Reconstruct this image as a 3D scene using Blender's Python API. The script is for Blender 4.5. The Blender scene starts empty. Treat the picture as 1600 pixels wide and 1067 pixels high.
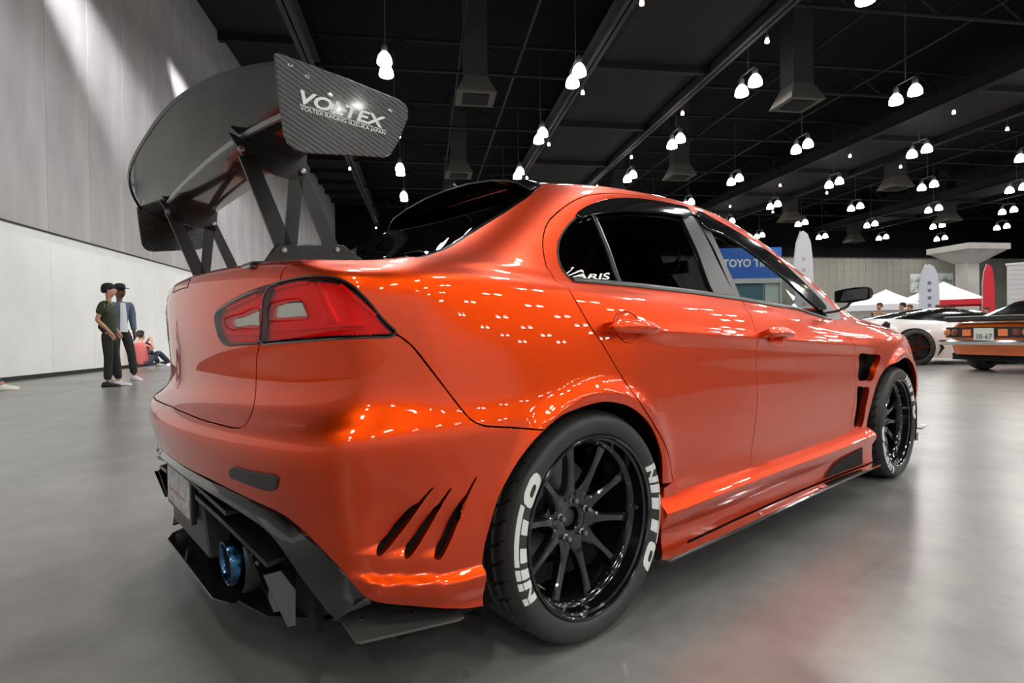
import bpy, bmesh, math, random
import numpy as np
from mathutils import Vector, Matrix
from mathutils.geometry import delaunay_2d_cdt

scene = bpy.context.scene
COL = scene.collection
PI = math.pi

# ------------------------------------------------------------------ camera
CAM_F = 899.0                       # focal length in pixels of a 1600 px wide frame
cam_data = bpy.data.cameras.new('camera')
cam_data.sensor_width = 36.0
cam_data.lens = CAM_F / 1600.0 * 36.0
cam_data.clip_end = 300
cam = bpy.data.objects.new('camera', cam_data)
COL.objects.link(cam)
CAR_ROT = math.radians(31.97)       # heading of the show car in the hall


def camera_matrix():
    yaw, pitch, roll = math.radians(49.305), math.radians(-.726), math.radians(-.72)
    d = Vector((math.cos(yaw) * math.cos(pitch), math.sin(yaw) * math.cos(pitch), math.sin(pitch)))
    r = d.cross(Vector((0, 0, 1))).normalized()
    u = r.cross(d)
    c, s = math.cos(roll), math.sin(roll)
    r2, u2 = c * r + s * u, -s * r + c * u
    m = Matrix((r2, u2, -d)).transposed().to_4x4()
    m.translation = Vector((-1.2135, -1.9689, .8602))
    return Matrix.Rotation(CAR_ROT, 4, 'Z') @ m


cam.matrix_world = camera_matrix()
scene.camera = cam

# ------------------------------------------------------------------ world, exposure
world = bpy.data.worlds.new('world')
scene.world = world
world.use_nodes = True
world.node_tree.nodes['Background'].inputs[0].default_value = (.02, .02, .025, 1)
world.node_tree.nodes['Background'].inputs[1].default_value = .3
vs = scene.view_settings
vs.view_transform = 'Standard'
vs.look = 'None'
vs.exposure = 0.0
vs.gamma = 1.0
vs.use_curve_mapping = False
LAMP_POWER = 205.0


# ------------------------------------------------------------------ materials
def principled(name, color, rough=.5, metal=0.0, **kw):
    m = bpy.data.materials.new(name)
    m.use_nodes = True
    b = m.node_tree.nodes['Principled BSDF']
    b.inputs['Base Color'].default_value = (*color, 1)
    b.inputs['Roughness'].default_value = rough
    b.inputs['Metallic'].default_value = metal
    for k, v in kw.items():
        b.inputs[k.replace('_', ' ')].default_value = v
    return m


def nodes_of(m):
    return m.node_tree.nodes, m.node_tree.links, m.node_tree.nodes['Principled BSDF']


def noise_color(m, scale, c0, c1, detail=6, lo=.35, hi=.65, rough=None, bump=0, coords='Object', stretch=(1, 1, 1)):
    n, l, b = nodes_of(m)
    tc = n.new('ShaderNodeTexCoord')
    mp = n.new('ShaderNodeMapping')
    mp.inputs['Scale'].default_value = stretch
    nz = n.new('ShaderNodeTexNoise')
    nz.inputs['Scale'].default_value = scale
    nz.inputs['Detail'].default_value = detail
    l.new(tc.outputs[coords], mp.inputs[0])
    l.new(mp.outputs[0], nz.inputs['Vector'])
    rp = n.new('ShaderNodeValToRGB')
    rp.color_ramp.elements[0].position = lo
    rp.color_ramp.elements[0].color = (*c0, 1)
    rp.color_ramp.elements[1].position = hi
    rp.color_ramp.elements[1].color = (*c1, 1)
    l.new(nz.outputs['Fac'], rp.inputs[0])
    l.new(rp.outputs[0], b.inputs['Base Color'])
    if rough:
        mr = n.new('ShaderNodeMapRange')
        mr.inputs['To Min'].default_value = rough[0]
        mr.inputs['To Max'].default_value = rough[1]
        l.new(nz.outputs['Fac'], mr.inputs['Value'])
        l.new(mr.outputs[0], b.inputs['Roughness'])
    if bump:
        bp = n.new('ShaderNodeBump')
        bp.inputs['Strength'].default_value = bump
        l.new(nz.outputs['Fac'], bp.inputs['Height'])
        l.new(bp.outputs[0], b.inputs['Normal'])
    return m


def emission(name, color, strength):
    m = bpy.data.materials.new(name)
    m.use_nodes = True
    n, l = m.node_tree.nodes, m.node_tree.links
    n.clear()
    e = n.new('ShaderNodeEmission')
    e.inputs[0].default_value = (*color, 1)
    e.inputs[1].default_value = strength
    o = n.new('ShaderNodeOutputMaterial')
    l.new(e.outputs[0], o.inputs[0])
    return m


def carbon(name, scale=480, c0=(.004, .004, .004), c1=(.075, .078, .072), rough=.25, coat=.35):
    """woven carbon fibre under clear lacquer"""
    m = principled(name, c0, rough, 0, Coat_Weight=coat, Coat_Roughness=.06)
    n, l, b = nodes_of(m)
    tc = n.new('ShaderNodeTexCoord')
    mp = n.new('ShaderNodeMapping')
    mp.inputs['Rotation'].default_value = (0, .35, 0)
    l.new(tc.outputs['Object'], mp.inputs[0])
    wv = n.new('ShaderNodeTexWave')
    wv.bands_direction = 'DIAGONAL'
    wv.inputs['Scale'].default_value = scale / 10
    wv.inputs['Distortion'].default_value = 0
    l.new(mp.outputs[0], wv.inputs['Vector'])
    rp = n.new('ShaderNodeValToRGB')
    rp.color_ramp.elements[0].position = .45
    rp.color_ramp.elements[0].color = (*c0, 1)
    rp.color_ramp.elements[1].position = .95
    rp.color_ramp.elements[1].color = (*c1, 1)
    l.new(wv.outputs['Fac'], rp.inputs[0])
    l.new(rp.outputs[0], b.inputs['Base Color'])
    return m


def tinted_glass(name, tint, refl=1.0, rough=.0):
    """thin pane: tinted see-through with a clear reflection"""
    m = bpy.data.materials.new(name)
    m.use_nodes = True
    n, l = m.node_tree.nodes, m.node_tree.links
    n.clear()
    tr = n.new('ShaderNodeBsdfTransparent')
    tr.inputs[0].default_value = (*tint, 1)
    gl = n.new('ShaderNodeBsdfGlossy')
    gl.inputs['Roughness'].default_value = rough
    fr = n.new('ShaderNodeFresnel')
    ge = n.new('ShaderNodeNewGeometry')
    ior = n.new('ShaderNodeMapRange')          # a thin pane reflects alike from both faces
    ior.inputs['To Min'].default_value = 1.5
    ior.inputs['To Max'].default_value = 1 / 1.5
    l.new(ge.outputs['Backfacing'], ior.inputs['Value'])
    l.new(ior.outputs[0], fr.inputs[0])
    mul = n.new('ShaderNodeMath')
    mul.operation = 'MULTIPLY'
    mul.inputs[1].default_value = refl
    l.new(fr.outputs[0], mul.inputs[0])
    mx = n.new('ShaderNodeMixShader')
    l.new(mul.outputs[0], mx.inputs[0])
    l.new(tr.outputs[0], mx.inputs[1])
    l.new(gl.outputs[0], mx.inputs[2])
    o = n.new('ShaderNodeOutputMaterial')
    l.new(mx.outputs[0], o.inputs[0])
    return m


M = {}
M['black'] = principled('matt black', (.012, .012, .013), .55)
M['gloss_black'] = principled('gloss black', (.006, .006, .007), .12, 0, Coat_Weight=1.0, Coat_Roughness=.03)
M['satin_black'] = principled('satin black', (.010, .0105, .011), .34)
M['dark_grey'] = principled('dark grey plastic', (.035, .036, .037), .42)
M['void'] = principled('dark void', (.004, .004, .004), .9)
M['chrome'] = principled('chrome', (.75, .75, .77), .12, 1.0)
M['steel'] = principled('steel', (.32, .32, .33), .35, 1.0)
M['white'] = principled('white vinyl', (.78, .80, .78), .5)
M['skin'] = principled('skin', (.46, .24, .15), .6)
M['skin_dark'] = principled('brown skin', (.12, .055, .035), .6)


# ------------------------------------------------------------------ object helpers
def tag(o, label=None, cat=None, group=None, kind=None):
    for k, v in (('label', label), ('category', cat), ('group', group), ('kind', kind)):
        if v:
            o[k] = v
    return o


def empty(name, loc=(0, 0, 0), rz=0, label=None, cat=None, group=None):
    o = bpy.data.objects.new(name, None)
    o.empty_display_size = .1
    COL.objects.link(o)
    o.location = loc
    o.rotation_euler = (0, 0, rz)
    return tag(o, label, cat, group)


def link_mesh(name, me, mat, parent=None, label=None):
    o = bpy.data.objects.new(name, me)
    COL.objects.link(o)
    if mat is not None:
        for m in (mat if isinstance(mat, (list, tuple)) else [mat]):
            me.materials.append(m)
    if parent is not None:
        o.parent = parent
    if label:
        o['label'] = label
    return o


def copy_tree(o, parent=None):
    c = o.copy()
    COL.objects.link(c)
    c.parent = parent
    for ch in list(o.children):
        copy_tree(ch, c)
    return c


def smoothstep(a, b, x):
    t = np.clip((np.asarray(x, float) - a) / (b - a), 0, 1)
    return t * t * (3 - 2 * t)


ORD = ('first', 'second', 'third', 'fourth', 'fifth', 'sixth', 'seventh', 'eighth', 'ninth', 'tenth', 'eleventh', 'twelfth')


class MB:
    """collects simple shapes into one mesh"""

    def __init__(s):
        s.v, s.f, s.mi = [], [], []
        s.cur = 0

    def _add(s, vs, fs):
        k = len(s.v)
        s.v += [tuple(map(float, q)) for q in vs]
        s.f += [tuple(i + k for i in f) for f in fs]
        s.mi += [s.cur] * len(fs)
        return s

    def box(s, x0, x1, y0, y1, z0, z1):
        vs = [(x, y, z) for x in (x0, x1) for y in (y0, y1) for z in (z0, z1)]
        return s._add(vs, [(0, 1, 3, 2), (4, 6, 7, 5), (0, 4, 5, 1), (2, 3, 7, 6), (0, 2, 6, 4), (1, 5, 7, 3)])

    def hexa(s, vs):
        """8 corners: bottom loop of 4 then top loop of 4"""
        return s._add(vs, [(3, 2, 1, 0), (4, 5, 6, 7), (0, 1, 5, 4), (1, 2, 6, 5), (2, 3, 7, 6), (3, 0, 4, 7)])

    def prism(s, pts, vec):
        """planar outline swept along vec"""
        n = len(pts)
        vec = Vector(vec)
        a = [Vector(q) for q in pts]
        b = [q + vec for q in a]
        fs = [tuple(range(n))[::-1], tuple(range(n, 2 * n))]
        fs += [(i, (i + 1) % n, n + (i + 1) % n, n + i) for i in range(n)]
        return s._add(a + b, fs)

    def loft(s, rings, close=True, cap=True):
        n = len(rings[0])
        vs = [q for r in rings for q in r]
        fs = []
        for k in range(len(rings) - 1):
            for i in range(n if close else n - 1):
                j = (i + 1) % n
                fs.append((k * n + i, k * n + j, (k + 1) * n + j, (k + 1) * n + i))
        if cap and close:
            fs.append(tuple(range(n))[::-1])
            fs.append(tuple(range((len(rings) - 1) * n, len(rings) * n)))
        return s._add(vs, fs)

    def tube(s, pts, r, seg=10):
        pts = [Vector(q) for q in pts]
        rad = r if isinstance(r, (list, tuple)) else [r] * len(pts)
        rings = []
        ref = None
        for i, q in enumerate(pts):
            t = (pts[min(i + 1, len(pts) - 1)] - pts[max(i - 1, 0)]).normalized()
            if ref is None:
                ref = Vector((0, 0, 1)) if abs(t.z) < .9 else Vector((1, 0, 0))
            a = t.cross(ref).normalized()
            b = t.cross(a).normalized()
            ref = -(t.cross(a)) if False else ref
            rings.append([q + (a * math.cos(k * 2 * PI / seg) + b * math.sin(k * 2 * PI / seg)) * rad[i] for k in range(seg)])
        return s.loft(rings)

    def lathe(s, prof, seg=48, axis='Y', center=(0, 0, 0), closed=False):
        """prof: (radius, along axis)"""
        rings = []
        for k in range(seg):
            t = 2 * PI * k / seg
            c, sn = math.cos(t), math.sin(t)
            ring = []
            for r, a in prof:
                if axis == 'Y':
                    q = (r * c, a, r * sn)
                elif axis == 'Z':
                    q = (r * c, r * sn, a)
                else:
                    q = (a, r * c, r * sn)
                ring.append(tuple(q[i] + center[i] for i in range(3)))
            rings.append(ring)
        n = len(prof)
        vs = [q for r in rings for q in r]
        fs = []
        m = n if closed else n - 1
        for k in range(seg):
            k2 = (k + 1) % seg
            for i in range(m):
                j = (i + 1) % n
                fs.append((k * n + i, k2 * n + i, k2 * n + j, k * n + j))
        return s._add(vs, fs)

    def grid(s, P, closed_u=False, closed_v=False):
        P = np.asarray(P)
        a, b = P.shape[:2]
        fs = []
        for i in range(a if closed_u else a - 1):
            i2 = (i + 1) % a
            for j in range(b if closed_v else b - 1):
                j2 = (j + 1) % b
                fs.append((i * b + j, i2 * b + j, i2 * b + j2, i * b + j2))
        return s._add([tuple(q) for q in P.reshape(-1, 3)], fs)

    def mirrored(s):
        o = MB()
        o.v = [(x, -y, z) for x, y, z in s.v]
        o.f = [f[::-1] for f in s.f]
        o.mi = list(s.mi)
        return o

    def plus_mirror(s):
        m = s.mirrored()
        k = len(s.v)
        s.v += m.v
        s.f += [tuple(i + k for i in f) for f in m.f]
        s.mi += m.mi
        return s

    def mesh(s, name, smooth=False, angle=None):
        me = bpy.data.meshes.new(name)
        me.from_pydata(s.v, [], s.f)
        if any(s.mi):
            me.polygons.foreach_set('material_index', s.mi)
        bm = bmesh.new()
        bm.from_mesh(me)
        bmesh.ops.remove_doubles(bm, verts=bm.verts, dist=1e-6)
        bmesh.ops.recalc_face_normals(bm, faces=bm.faces)
        if angle is not None:
            for e in bm.edges:
                if len(e.link_faces) == 2 and e.calc_face_angle(0) > math.radians(angle):
                    e.smooth = False
            smooth = True
        for f in bm.faces:
            f.smooth = smooth
        bm.to_mesh(me)
        bm.free()
        return me

    def build(s, name, mat, parent=None, smooth=False, label=None, angle=None, bevel=0, seg=2):
        o = link_mesh(name, s.mesh(name, smooth, angle), mat, parent, label)
        if bevel:
            md = o.modifiers.new('bevel', 'BEVEL')
            md.width = bevel
            md.segments = seg
            md.limit_method = 'ANGLE'
            md.angle_limit = math.radians(40)
        return o


def text_polys(body, offset=0.0, shear=0.0, space=1.0):
    """flat letters as (verts, faces) in the xy plane, width normalised to start at 0"""
    cu = bpy.data.curves.new('letters', 'FONT')
    cu.body = body
    cu.size = 1.0
    cu.offset = offset
    cu.shear = shear
    cu.space_character = space
    cu.resolution_u = 3
    ob = bpy.data.objects.new('letters', cu)
    COL.objects.link(ob)
    dg = bpy.context.evaluated_depsgraph_get()
    me = bpy.data.meshes.new_from_object(ob.evaluated_get(dg))
    vs = np.array([v.co[:] for v in me.vertices])
    fs = [tuple(p.vertices) for p in me.polygons]
    bpy.data.objects.remove(ob)
    bpy.data.curves.remove(cu)
    bpy.data.meshes.remove(me)
    x0, x1 = vs[:, 0].min(), vs[:, 0].max()
    y0, y1 = vs[:, 1].min(), vs[:, 1].max()
    vs[:, 0] = (vs[:, 0] - x0) / (x1 - x0)
    vs[:, 1] = (vs[:, 1] - y0) / (y1 - y0)
    return vs[:, :2], fs


def lettering(name, body, fn, mat, parent, offset=.012, shear=0.0, space=1.0, label=None):
    """letters laid on a surface: fn(s, t) with s, t in 0..1 gives the point"""
    vs, fs = text_polys(body, offset, shear, space)
    me = bpy.data.meshes.new(name)
    me.from_pydata([tuple(fn(a, b)) for a, b in vs], [], fs)
    return link_mesh(name, me, mat, parent, label)

# ================================================================== the hall
WALL_X = -8.6
SPLIT_Z = 3.36
HALL_X1, HALL_Y0, HALL_Y1 = 76.0, -27.0, 58.0
CEIL_Z = 14.8

m_floor = principled('polished concrete', (.25, .245, .235), .3)
n_, l_, b_ = nodes_of(m_floor)
tc = n_.new('ShaderNodeTexCoord')
na = n_.new('ShaderNodeTexNoise')
na.inputs['Scale'].default_value = .55
na.inputs['Detail'].default_value = 5
na.inputs['Roughness'].default_value = .55
nb = n_.new('ShaderNodeTexNoise')
nb.inputs['Scale'].default_value = 3.1
nb.inputs['Detail'].default_value = 4
nb.inputs['Roughness'].default_value = .7
nb.inputs['Distortion'].default_value = .15
l_.new(tc.outputs['Object'], na.inputs['Vector'])
l_.new(tc.outputs['Object'], nb.inputs['Vector'])
ad = n_.new('ShaderNodeMath')
ad.operation = 'MULTIPLY_ADD'
ad.inputs[1].default_value = .55
l_.new(nb.outputs['Fac'], ad.inputs[0])
ml = n_.new('ShaderNodeMath')
ml.operation = 'MULTIPLY'
ml.inputs[1].default_value = .45
l_.new(na.outputs['Fac'], ml.inputs[0])
l_.new(ml.outputs[0], ad.inputs[2])
rp = n_.new('ShaderNodeValToRGB')
rp.color_ramp.elements[0].position = .15
rp.color_ramp.elements[0].color = (.05, .049, .045, 1)
rp.color_ramp.elements[1].position = .85
rp.color_ramp.elements[1].color = (.36, .355, .338, 1)
l_.new(ad.outputs[0], rp.inputs[0])
l_.new(rp.outputs[0], b_.inputs['Base Color'])
mr = n_.new('ShaderNodeMapRange')
mr.inputs['From Min'].default_value = .1
mr.inputs['From Max'].default_value = .9
mr.inputs['To Min'].default_value = .36
mr.inputs['To Max'].default_value = .24
l_.new(na.outputs['Fac'], mr.inputs['Value'])
l_.new(mr.outputs[0], b_.inputs['Roughness'])
b_.inputs['Specular IOR Level'].default_value = .85

m_conc = principled('wall concrete panel', (.3, .295, .3), .75)
noise_color(m_conc, .7, (.27, .262, .268), (.43, .424, .43), 8, .3, .7, stretch=(1, 1, .35))
m_whitewall = noise_color(principled('white wall panel', (.7, .71, .69), .55), .8, (.74, .755, .745), (.82, .83, .815))
m_joint = principled('panel joint', (.42, .42, .42), .8)
m_ceil = principled('black ceiling', (.0035, .0036, .0045), .9)
m_beam = principled('painted steel beam', (.04, .04, .043), .6)
m_beam_dark = principled('dark steel truss', (.016, .016, .018), .65)
m_soffit = principled('grey soffit panel', (.022, .021, .022), .8)
m_farwall = noise_color(principled('far wall panel', (.3, .29, .26), .8), .5, (.25, .24, .215), (.36, .345, .31))
m_dark = principled('dark wall paint', (.03, .03, .032), .8)


for m__ in (m_ceil, m_beam, m_beam_dark, m_soffit):
    m__.node_tree.nodes['Principled BSDF'].inputs['Specular IOR Level'].default_value = .12


def struct(name, mb, mat, parent=None, label=None, **kw):
    o = mb.build(name, mat, parent, **kw)
    if parent is None:
        o['kind'] = 'structure'
    if label:
        o['label'] = label
    return o


struct('floor', MB().box(WALL_X - .3, HALL_X1, HALL_Y0, HALL_Y1 + .3, -.2, 0), m_floor, label='mottled grey polished concrete floor of the hall')
struct('ceiling', MB().box(WALL_X - .3, HALL_X1 + .3, HALL_Y0 - .3, HALL_Y1 + .3, CEIL_Z, CEIL_Z + .2), m_ceil, label='black ceiling deck high above the lamps')

# left wall: white boards below, tall grey concrete panels above, each a piece of its own
wl = struct('wall_left', MB().box(WALL_X - .3, WALL_X - .05, HALL_Y0, HALL_Y1, 0, CEIL_Z), m_joint, label='tall grey concrete wall with white lower boards')
pw = 1.745
pan_hi = MB().box(-.05, 0, .008, pw - .008, SPLIT_Z + .02, CEIL_Z - .45).mesh('panel')
pan_lo = MB().box(-.05, .03, .004, pw - .004, .10, SPLIT_Z - .02).mesh('board')
pan_hi.materials.append(m_conc)
pan_lo.materials.append(m_whitewall)
y = 12.62 - 22 * pw
while y < HALL_Y1 - .1:
    for nm, me in (('panel', pan_hi), ('board', pan_lo)):
        o = bpy.data.objects.new(nm, me)
        COL.objects.link(o)
        o.parent = wl
        o.location = (WALL_X, y, 0)
    y += pw
struct('baseboard_left', MB().box(WALL_X - .05, WALL_X + .015, HALL_Y0, HALL_Y1, 0, .095), M['black'], label='black skirting strip along the left wall')
struct('trim_1', MB().box(WALL_X - .05, WALL_X + .05, HALL_Y0, HALL_Y1, SPLIT_Z - .02, SPLIT_Z + .02), m_beam, label='dark rail between white boards and grey panels')
struct('trim_2', MB().box(WALL_X - .05, WALL_X + .2, HALL_Y0, HALL_Y1, CEIL_Z - .45, CEIL_Z), m_ceil, label='black cornice on top of the left wall')

# far wall: grid of grey panels under a black fascia
wf = struct('wall_back', MB().box(WALL_X, HALL_X1, HALL_Y1, HALL_Y1 + .3, 0, CEIL_Z), m_farwall, label='far grey wall of square panels')
tile = MB().box(.012, .92, -.03, 0, .012, .92).mesh('panel')
tile.materials.append(m_farwall)
for i in range(30):
    for j in range(10):
        o = bpy.data.objects.new('panel', tile)
        COL.objects.link(o)
        o.parent = wf
        o.location = (40.0 + i * .932, HALL_Y1, j * .932)
struct('trim_3', MB().box(WALL_X, HALL_X1, HALL_Y1 - .5, HALL_Y1, 9.33, CEIL_Z), m_ceil, label='black fascia above the far wall')
struct('wall_right', MB().box(HALL_X1, HALL_X1 + .3, HALL_Y0, HALL_Y1, 0, CEIL_Z), m_farwall, label='grey wall far to the right')
struct('wall_front', MB().box(WALL_X, HALL_X1, HALL_Y0 - .3, HALL_Y0, 0, CEIL_Z), m_whitewall, label='pale wall behind the camera')

# roof steel
def beam_long(x, z, w, h, mat, label):
    mb = MB()
    mb.box(x - w / 2, x + w / 2, HALL_Y0, HALL_Y1 - .5, z, z + .04)
    mb.box(x - w / 2, x + w / 2, HALL_Y0, HALL_Y1 - .5, z + h - .04, z + h)
    mb.box(x - .03, x + .03, HALL_Y0, HALL_Y1 - .5, z, z + h)
    return struct('roof_beam', mb, mat, label=label)


beam_long(-4.5, 12.1, .45, .8, m_beam, 'grey steel roof beam nearest the left wall')
for x, lab in ((7.0, 'roof beam on the near edge of the first catwalk'), (12.4, 'roof beam on the far edge of the first catwalk'),
               (25.5, 'roof beam on the near edge of the second catwalk'), (30.5, 'roof beam on the far edge of the second catwalk'),
               (44, 'roof beam on the near edge of the third catwalk'), (49, 'roof beam on the far edge of the third catwalk')):
    beam_long(x, 11.85, .4, .7, m_beam_dark if x > 13 else m_beam, lab)
for x, z, w, lab in ((1.7, 12.6, .09, 'thin conduit running under the roof left of centre'), (4.3, 12.8, .14, 'pipe running under the roof beside the conduit'),
                     (16.5, 12.7, .1, 'thin conduit right of the first catwalk'), (21.0, 12.7, .12, 'pipe near the second catwalk'),
                     (36, 12.6, .12, 'pipe between second and third catwalk')):
    struct('roof_pipe', MB().tube([(x, HALL_Y0, z), (x, HALL_Y1 - .5, z)], w / 2, 8), m_beam_dark, label=lab, smooth=True)
for x0, x1, lab in ((7.3, 12.1, 'first'), (25.8, 30.2, 'second'), (44.3, 48.7, 'third')):
    cw = struct('catwalk', MB().box(x0, x1, HALL_Y0, HALL_Y1 - .5, 12.25, 12.4), m_soffit, label='grey panelled underside of the %s catwalk' % lab)
    rib = MB().box(x0 - .3, x1 + .3, -.12, .12, 11.95, 12.28).mesh('rib')
    rib.materials.append(m_beam_dark)
    yy = -20.0
    while yy < 56:
        o = bpy.data.objects.new('rib', rib)
        COL.objects.link(o)
        o.parent = cw
        o.location = (0, yy, 0)
        yy += 6.85
ls = struct('catwalk', MB().box(WALL_X, -4.75, HALL_Y0, HALL_Y1 - .5, 14.1, 14.2), m_soffit, label='dark soffit between the left wall and its beam')
rib = MB().box(WALL_X, -4.7, -.15, .15, 13.75, 14.12).mesh('rib')
rib.materials.append(m_beam_dark)
yy = -20.0
while yy < 56:
    o = bpy.data.objects.new('rib', rib)
    COL.objects.link(o)
    o.parent = ls
    o.location = (0, yy, 0)
    yy += 3.42


def truss_mesh(x0, x1):
    mb = MB()
    for z in (12.55, 13.85):
        mb.tube([(x0, 0, z), (x1, 0, z)], .075, 6)
    n = int((x1 - x0) / 1.8)
    for i in range(n):
        a, b = x0 + (x1 - x0) * i / n, x0 + (x1 - x0) * (i + 1) / n
        mb.tube([(a, 0, 12.55 if i % 2 else 13.85), (b, 0, 13.85 if i % 2 else 12.55)], .04, 5)
    return mb.mesh('roof_truss', True)


tm = truss_mesh(-4.5, HALL_X1)
tm.materials.append(m_beam_dark)
for k in range(12):
    o = bpy.data.objects.new('roof_truss', tm)
    COL.objects.link(o)
    o.location = (0, -21.0 + 6.85 * k + 3.4, 0)
    tag(o, 'dark steel roof truss across the hall, %s from the camera end' % ORD[k], None, 'roof trusses', 'structure')

# high bay lamps: pairs of glowing prismatic bells
m_bell = emission('lamp glass glow', (1.0, .98, .95), 9.0)
m_disc_glow = emission('lamp mouth glow', (1.0, .97, .93), LAMP_POWER)
m_ballast = principled('lamp ballast', (.12, .12, .12), .5)


def lamp_proto():
    root = empty('high_bay_lamp', (0, 0, 0), 0, 'twin white high-bay lamp glowing under the black ceiling', 'lamp', 'twin high-bay ceiling lamps')
    MB().tube([(0, -.5, .78), (0, .5, .78)], .025, 6).build('crossbar', m_ballast, root)
    MB().tube([(0, 0, .78), (0, 0, CEIL_Z - 10.75)], .015, 6).build('hanger', m_ballast, root)
    bell = MB().lathe([(.262, .0), (.272, .015), (.275, .06), (.262, .17), (.215, .30), (.13, .41), (.06, .44), (0, .44)], 20, 'Z').mesh('bell', True)
    bell.materials.append(m_bell)
    mouth = MB().lathe([(0, .012), (.255, .012)], 20, 'Z').mesh('mouth')
    mouth.materials.append(m_disc_glow)
    bal = MB().lathe([(0, .44), (.10, .44), (.115, .48), (.115, .66), (.07, .72), (.02, .78), (0, .78)], 14, 'Z').mesh('ballast', True)
    bal.materials.append(m_ballast)
    for yy in (-.5, .5):
        for nm, me in (('bell', bell), ('mouth', mouth), ('ballast', bal)):
            o = bpy.data.objects.new(nm, me)
            COL.objects.link(o)
            o.parent = root
            o.location = (0, yy, 0)
    return root


lamp0 = lamp_proto()
first = True
for j in range(-6, 6):
    for i in range(0, 9):
        o = lamp0 if first else copy_tree(lamp0)
        first = False
        o.location = (-1.25 + 7.3 * i, 19.7 + 6.85 * j, 10.75)
        row = j + 2 if j >= -2 else -3 - j
        o['label'] = 'twin high-bay lamp, %s from the left wall in the %s row %s' % (ORD[i], ORD[row], 'ahead' if j >= -2 else 'overhead and behind')
# small warm spot lamps clipped to the catwalk edges
m_spot = emission('warm spot glow', (1.0, .62, .42), 18)


def spot_proto():
    root = empty('spot_lamp', (0, 0, 0), 0, 'small warm spot lamp clipped to a catwalk edge', 'lamp', 'small warm spot lamps')
    MB().lathe([(0, .0), (.07, .0), (.08, .05), (.05, .16), (0, .17)], 12, 'Z').build('bulb', m_spot, root, True)
    MB().lathe([(.0, .17), (.06, .17), (.06, .27), (.015, .3), (.015, .62), (0, .62)], 10, 'Z').build('stem', m_ballast, root, True)
    return root


sp0 = spot_proto()
k = 0
for x in (7.0, 12.4, 25.5, 30.5, -4.5):
    for j in range(7):
        if x == -4.5 and j % 3:
            continue
        o = sp0 if k == 0 else copy_tree(sp0)
        k += 1
        o['label'] = 'small warm spot lamp on beam %s, %s from camera' % ({7.0: 'left of first catwalk', 12.4: 'right of first catwalk', 25.5: 'left of second catwalk', 30.5: 'right of second catwalk', -4.5: 'by the left wall'}[x], ORD[j])
        o.location = (x, 15.2 + 6.85 * j + (1.7 if x in (12.4, 30.5) else 0), 11.24 if x != -4.5 else 11.5)

# spotlights grazing the left wall
def wall_spot(y, label):
    root = empty('wall_spotlight', (WALL_X + 1.0, y, 12.30), 0, label, 'spotlight', 'spotlights grazing the left wall')
    d = (Vector((WALL_X - .1, y + 13.0, 4.6)) - Vector((WALL_X + 1.0, y, 12.30))).normalized()
    a = [tuple(d * t) for t in (-.12, .0, .16, .2)]
    MB().tube(a, [.05, .085, .095, .10], 14).build('housing', m_beam_dark, root, True)
    MB().tube([tuple(d * .2), tuple(d * .203)], [.085, .085], 14).build('lens', m_spot, root)
    MB().tube([(0, 0, .06), (0, 0, 1.82)], .018, 8).build('stem', m_ballast, root)
    ld = bpy.data.lights.new('wall_spotlight', 'SPOT')
    ld.energy = 26000
    ld.color = (1.0, .97, .98)
    ld.spot_size = math.radians(24)
    ld.spot_blend = 1.0
    ld.shadow_soft_size = .09
    lo = bpy.data.objects.new('spot_beam', ld)
    COL.objects.link(lo)
    lo.parent = root
    lo.location = d * .23
    lo.rotation_euler = d.to_track_quat('-Z', 'Y').to_euler()


wall_spot(.5, 'dark spotlight by the left wall, nearest the camera')
wall_spot(8.3, 'dark spotlight by the left wall, second from the camera')
wall_spot(16.1, 'dark spotlight by the left wall, third from the camera')

# air diffusers: square ducts ending in a flared hood
m_duct = principled('beige duct', (.09, .083, .07), .7)


def duct_proto():
    root = empty('air_diffuser', (0, 0, 0), 0, 'beige flared air diffuser hanging from a square duct', 'air diffuser', 'air diffusers under the roof')
    h = MB()
    a, b = .45, .78
    h.hexa([(-b, -b, 0), (b, -b, 0), (b, b, 0), (-b, b, 0), (-a, -a, .75), (a, -a, .75), (a, a, .75), (-a, a, .75)])
    h.build('hood', m_duct, root)
    c = .52
    MB().hexa([(-c, -c, -.04), (c, -c, -.04), (c, c, -.04), (-c, c, -.04), (-.3, -.3, .01), (.3, -.3, .01), (.3, .3, .01), (-.3, .3, .01)]).build('grille', M['void'], root)
    MB().box(-a, a, -a, a, .75, CEIL_Z - 10.3).build('duct', m_beam, root)
    return root


d0 = duct_proto()
k = 0
for j in range(5):
    for i in range(4):
        o = d0 if k == 0 else copy_tree(d0)
        k += 1
        o['label'] = 'flared air diffuser on square duct, %s from left in %s row ahead' % (ORD[i], ORD[j])
        o.location = ((2.2, 15.6, 31.4, 45.9)[i], 9.6 + 11.2 * j + (.0 if i % 2 == 0 else -1.0), 10.3)


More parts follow.
